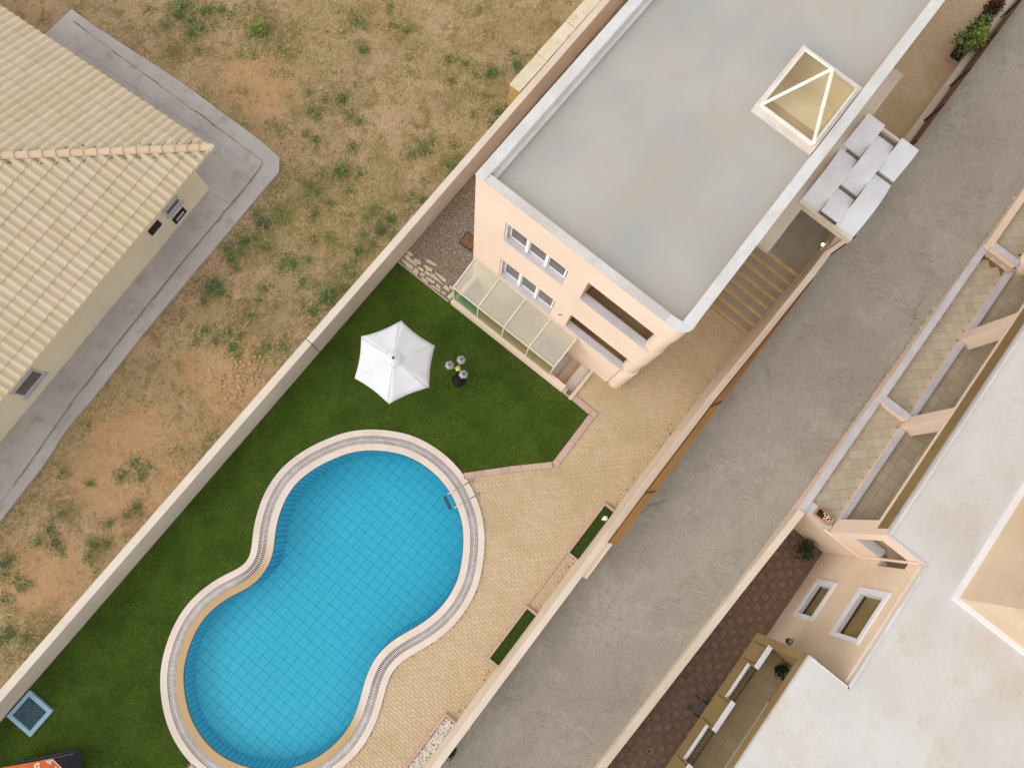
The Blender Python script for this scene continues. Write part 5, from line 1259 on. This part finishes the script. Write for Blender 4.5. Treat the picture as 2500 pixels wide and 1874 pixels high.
c = pick([(202, 184, 130), (190, 172, 114), (168, 154, 96), (212, 196, 148), (154, 142, 86), (136, 122, 80)], len(X), [.2, .24, .2, .12, .14, .1]); cg = pick([(122, 120, 66), (106, 110, 58), (140, 134, 78)], len(X)); c *= (.66 + .5 * value_noise(X, Y, .7, 31) + .25 * (value_noise(X, Y, 3.5, 32) - .5))[:, None]; gm = grn & (rng.random(len(X)) < .6); c[gm] = cg[gm]
blades('dry_grass', X, Y, np.full(len(X), -.03), .13, .011, 1.1, c)
print('dry blades', len(X))
# fallen straw lying flat, long and thin
n = 42000; X = rng.uniform(-14, 18, n); Y = rng.uniform(7.5, 21, n); k = ~pip(X, Y, AP) & (Y > yi(X) + .3) & (value_noise(X, Y, .9, 23) > .45); X, Y = X[k], Y[k]
blades('straw', X, Y, np.full(len(X), .03), .24, .009, 1.5, pick([(214, 196, 152), (200, 178, 130), (166, 144, 100)], len(X)))

# green tufts, each one a plant of its own
def tuft(seed, n, mt_name):
    r_ = np.random.default_rng(seed); vs = []; fs = []
    for i in range(n):
        a = r_.random() * 6.28; rad = (r_.random() ** .7); x, y = math.cos(a) * rad * .55, math.sin(a) * rad * .55; h = .25 + .6 * r_.random() * (1.2 - rad)
        d_ = a + r_.normal() * .7; L = .28 + .3 * r_.random(); dz = r_.uniform(-.1, .25); w = .075 + .05 * r_.random(); b = len(vs)
        px, py = math.cos(d_ + 1.57) * w, math.sin(d_ + 1.57) * w
        vs += [(x, y, h * .75), (x + math.cos(d_) * L * .5 + px, y + math.sin(d_) * L * .5 + py, h + dz * .5), (x + math.cos(d_) * L, y + math.sin(d_) * L, h + dz), (x + math.cos(d_) * L * .5 - px, y + math.sin(d_) * L * .5 - py, h + dz * .5)]
        fs.append((b, b + 1, b + 2, b + 3))
    for i in range(6):
        a = r_.random() * 6.28; b = len(vs); vs += [(0, 0, 0), (.04, 0, 0), (math.cos(a) * .4, math.sin(a) * .4, .6)]; fs.append((b, b + 1, b + 2))
    me = bpy.data.meshes.new('weed_tuft'); me.from_pydata(vs, [], fs); me.materials.append(m[mt_name]); me.update(); return me
TA = [tuft(s, 70, 'leafA') for s in (1, 2, 3)]; TB = [tuft(s, 90, 'leafA') for s in (4, 5)]; TD = [tuft(s, 60, 'leafD') for s in (6, 7)]; TY = [tuft(9, 160, 'leafB')]
WEEDS = [(6.44,10.9,.29),(5.93,11.3,.09),(6.83,10.36,.1),(5.36,11.37,.13),(5.35,11.07,.11),(6.07,10.18,.1),(4.7,10.51,.13),(6.05,9.1,.1),(5.27,10.42,.08),(5.68,9.12,.08),(6.81,8.16,.07),(6.24,8.4,.2),(7.49,7.98,.18),(7.4,8.4,.07),(5.64,8.44,.24),(5.17,8.78,.1),(5.84,8.02,.1),(5.08,8.3,.12),(4.61,8.52,.2),(4.22,8.4,.1),(3.88,8.47,.12),(4.35,9.64,.1),(4.3,9.39,.09),(3.92,9.95,.08),(2.72,11.01,.12),(2.8,10.22,.13),(2.8,9.92,.18),(3.23,9.62,.11),(2.46,10.17,.1),(3.96,11.62,.13),(3.84,11.14,.12),(3.27,11.66,.27),(3.36,12.1,.1),(2.36,11.74,.22),(1.6,11.66,.14),(1.92,11.58,.09),(1.8,12.0,.13),(1.48,11.31,.08),(.51,11.46,.27),(.51,11.16,.18),(-.08,11.34,.12),(2.53,9.25,.14),(1.57,10.1,.09),(2.66,8.26,.33),(3.26,8.06,.15),(2.0,8.3,.17),(.55,9.8,.12),(-.4,10.02,.14),(-.76,10.6,.12),(-.85,10.09,.13),(-.61,9.53,.17),(-.16,9.58,.11),(-1.32,10.56,.06),(-.72,9.19,.07),(.41,8.22,.14),(-.35,8.74,.08),(.04,8.67,.13),(1.1,9.92,.07),(1.97,8.79,.08),(3.8,8.1,.11),(2.61,7.85,.09),(8.98,9.19,.13),(8.58,9.42,.11),(7.41,11.2,.11),(8.05,8.44,.07),(2.74,11.52,.11),(7.68,19.42,.23),(7.31,19.35,.23),(7.42,18.84,.17),(7.06,18.51,.17),(7.39,18.37,.17),(8.05,18.69,.23),(8.42,18.33,.18),(8.57,17.94,.1),(8.72,16.8,.33),(6.65,19.41,.09),(7.49,16.61,.07),(7.81,16.25,.06),(11.31,14.41,.11),(11.31,14.09,.09),(10.58,13.42,.18),(8.14,13.19,.1),(8.59,12.72,.25),(7.53,13.28,.12),(7.54,12.97,.09),(8.27,12.06,.12),(8.28,11.68,.13),(6.81,12.36,.15),(6.76,12.79,.05),(7.41,11.18,.07),(8.01,13.77,.08),(6.72,17.85,.07),(6.74,20.31,.09),(12.59,13.79,.09),(12.1,13.18,.11),(12.2,12.76,.13),(12.3,10.79,.16),(12.59,10.24,.13),(11.72,10.25,.13),(14.11,9.22,.11),(13.79,8.77,.2),(12.48,9.63,.09),(12.09,8.85,.07),(11.23,8.74,.08),(11.91,8.12,.18),(11.44,8.07,.11),(9.12,9.41,.1),(8.95,9.2,.13),(9.44,9.16,.05),(8.59,9.45,.09),(9.81,8.52,.08),(9.1,8.2,.13),(9.17,8.03,.11),(9.6,8.06,.07),(14.62,11.26,.05),(12.92,9.26,.27),(-7.07,10.87,.09),(-5.44,9.33,.13),(-5.27,8.93,.09),(-6.05,9.33,.1),(-5.89,9.38,.08),(-5.63,8.88,.13),(-6.42,8.29,.14),(-6.83,8.37,.1),(-7.33,8.63,.1),(-7.85,8.23,.11),(-8.78,9.47,.15),(-8.6,9.92,.12),(-9.05,9.94,.12),(-8.85,9.12,.06),(-8.45,8.38,.05),(-10.21,10.24,.16),(-9.97,10.18,.09),(-10.29,9.59,.1),(-10.44,9.96,.07),(-10.15,9.26,.07),(-10.38,9.29,.05),(-6.81,9.98,.07),(-8.11,8.5,.12),(-10.96,9.46,.09),(-11.54,8.64,.2),(-11.83,8.67,.14),(-11.36,8.17,.09)]
special = {(8.72, 16.8): ('bright yellow green leafy bush alone in the dry field', 'yellow_bush'), (2.66, 8.26): ('largest green weed clump growing against the outside of the field wall', 'weed_bush'),
           (6.44, 10.9): ('wide double headed green weed clump in the middle of the dry field', 'weed_bush'), (.51, 11.46): ('feathery grey green weed by the concrete apron edge', 'weed_bush'), (12.92, 9.26): ('sparse olive weed clump near the block wall', 'weed_bush')}
def place_of(x, y):
    if y < 8.75 and x > -4: return 'close to the field wall' if x < 7.2 else 'by the field wall alongside the house'
    if x < -4: return 'at the narrow lower left field end'
    if y > 16: return 'in the top corner past the tiled house'
    if x > 7 and y > 11: return 'in the upper middle of the field'
    if x > 7: return 'in the field strip opposite the grey roof'
    if x < 2.5 and y > 10.8: return 'beside the concrete apron'
    if y > 10.6: return 'in the field just off the apron corner'
    return 'mid field between the two houses'
def size_of(r_): return 'tiny' if r_ < .08 else 'small' if r_ < .12 else 'middling' if r_ < .18 else 'broad'
ORD = ['first', 'second', 'third', 'fourth', 'fifth', 'sixth', 'seventh', 'eighth', 'ninth', 'tenth', 'eleventh', 'twelfth', 'thirteenth', 'fourteenth']
SORTED = sorted(w for w in WEEDS if (w[0], w[1]) not in special)
for x, y, r_ in WEEDS:
    sp_ = special.get((x, y)); z = -.04
    me = (TY if sp_ and sp_[1] == 'yellow_bush' else TD if (r_ in (.15, .16, .27) or x < -6) and random.random() < .7 else TB if r_ > .16 else TA)
    o = inst(sp_[1] if sp_ else 'weed_tuft', random.choice(me), None, (x, y, z), (0, 0, random.random() * 6.28), (r_ * 1.15, r_ * random.uniform(.9, 1.2), r_ * .8))
    if sp_: tag(o, sp_[0], 'bush')
    else:
        fam = [w for w in SORTED if place_of(w[0], w[1]) == place_of(x, y) and size_of(w[2]) == size_of(r_)]
        tag(o, ORD[fam.index((x, y, r_))] + ' ' + size_of(r_) + ' weed tuft from the lower left, ' + place_of(x, y), 'weed', 'green weed tufts in the dry field')
# low green leaves spreading around and between the tufts
qx = []; qy = []
for x, y, r_ in WEEDS:
    n_ = int(60 + 900 * r_ * r_ * 4); qx.append(rng.normal(x, r_ * 1.0 + .04, n_)); qy.append(rng.normal(y, r_ * 1.0 + .04, n_))
for _ in range(60):
    cx_, cy_ = rng.uniform(-11, 15), rng.uniform(7.7, 19); n_ = 50; qx.append(rng.normal(cx_, .16, n_)); qy.append(rng.normal(cy_, .16, n_))
X = np.concatenate(qx); Y = np.concatenate(qy); k = ~pip(X, Y, AP) & (Y > yi(X) + .3); X, Y = X[k], Y[k]
blades('low_weeds', X, Y, np.full(len(X), .0), .075, .028, 1.2, pick([(104, 116, 62), (88, 102, 52), (124, 132, 78), (134, 134, 84)], len(X)))
# pink wild flowers by the apron: too many to count
q = MB()
for _ in range(110):
    x = random.gauss(0.2, 1.6); y = 11.75 + x * .07 + random.gauss(0, .18)
    if pip1(x, y, AP): continue
    s = random.uniform(.015, .03); z = random.uniform(.05, .14); a = random.random() * 3; q.add([(x + s * math.cos(a + i * 1.57), y + s * math.sin(a + i * 1.57), z + random.uniform(-.01, .01)) for i in range(4)], [(0, 1, 2, 3)])
stuff(q.build('wild_flowers', 'pinkflower'))
# loose stones in the field
q = MB()
for _ in range(700):
    x = random.uniform(-13, 16); y = random.uniform(7.6, 20)
    if pip1(x, y, AP): continue
    s = random.choice([.012, .015, .02, .03]); b = blob(s); q.add([(v[0] + x, v[1] + y, v[2] + .005) for v in b.v], b.f)
for _ in range(90):
    x = random.gauss(-1.2, .9); y = random.gauss(8.6, .35); 
    if y < 7.6: continue
    s = random.uniform(.03, .075); b = blob(s, .5); q.add([(v[0] * random.uniform(.9, 1.1) + x, v[1] + y, v[2] + .0) for v in b.v], b.f)
stuff(q.build('field_stones', 'fieldstone'))
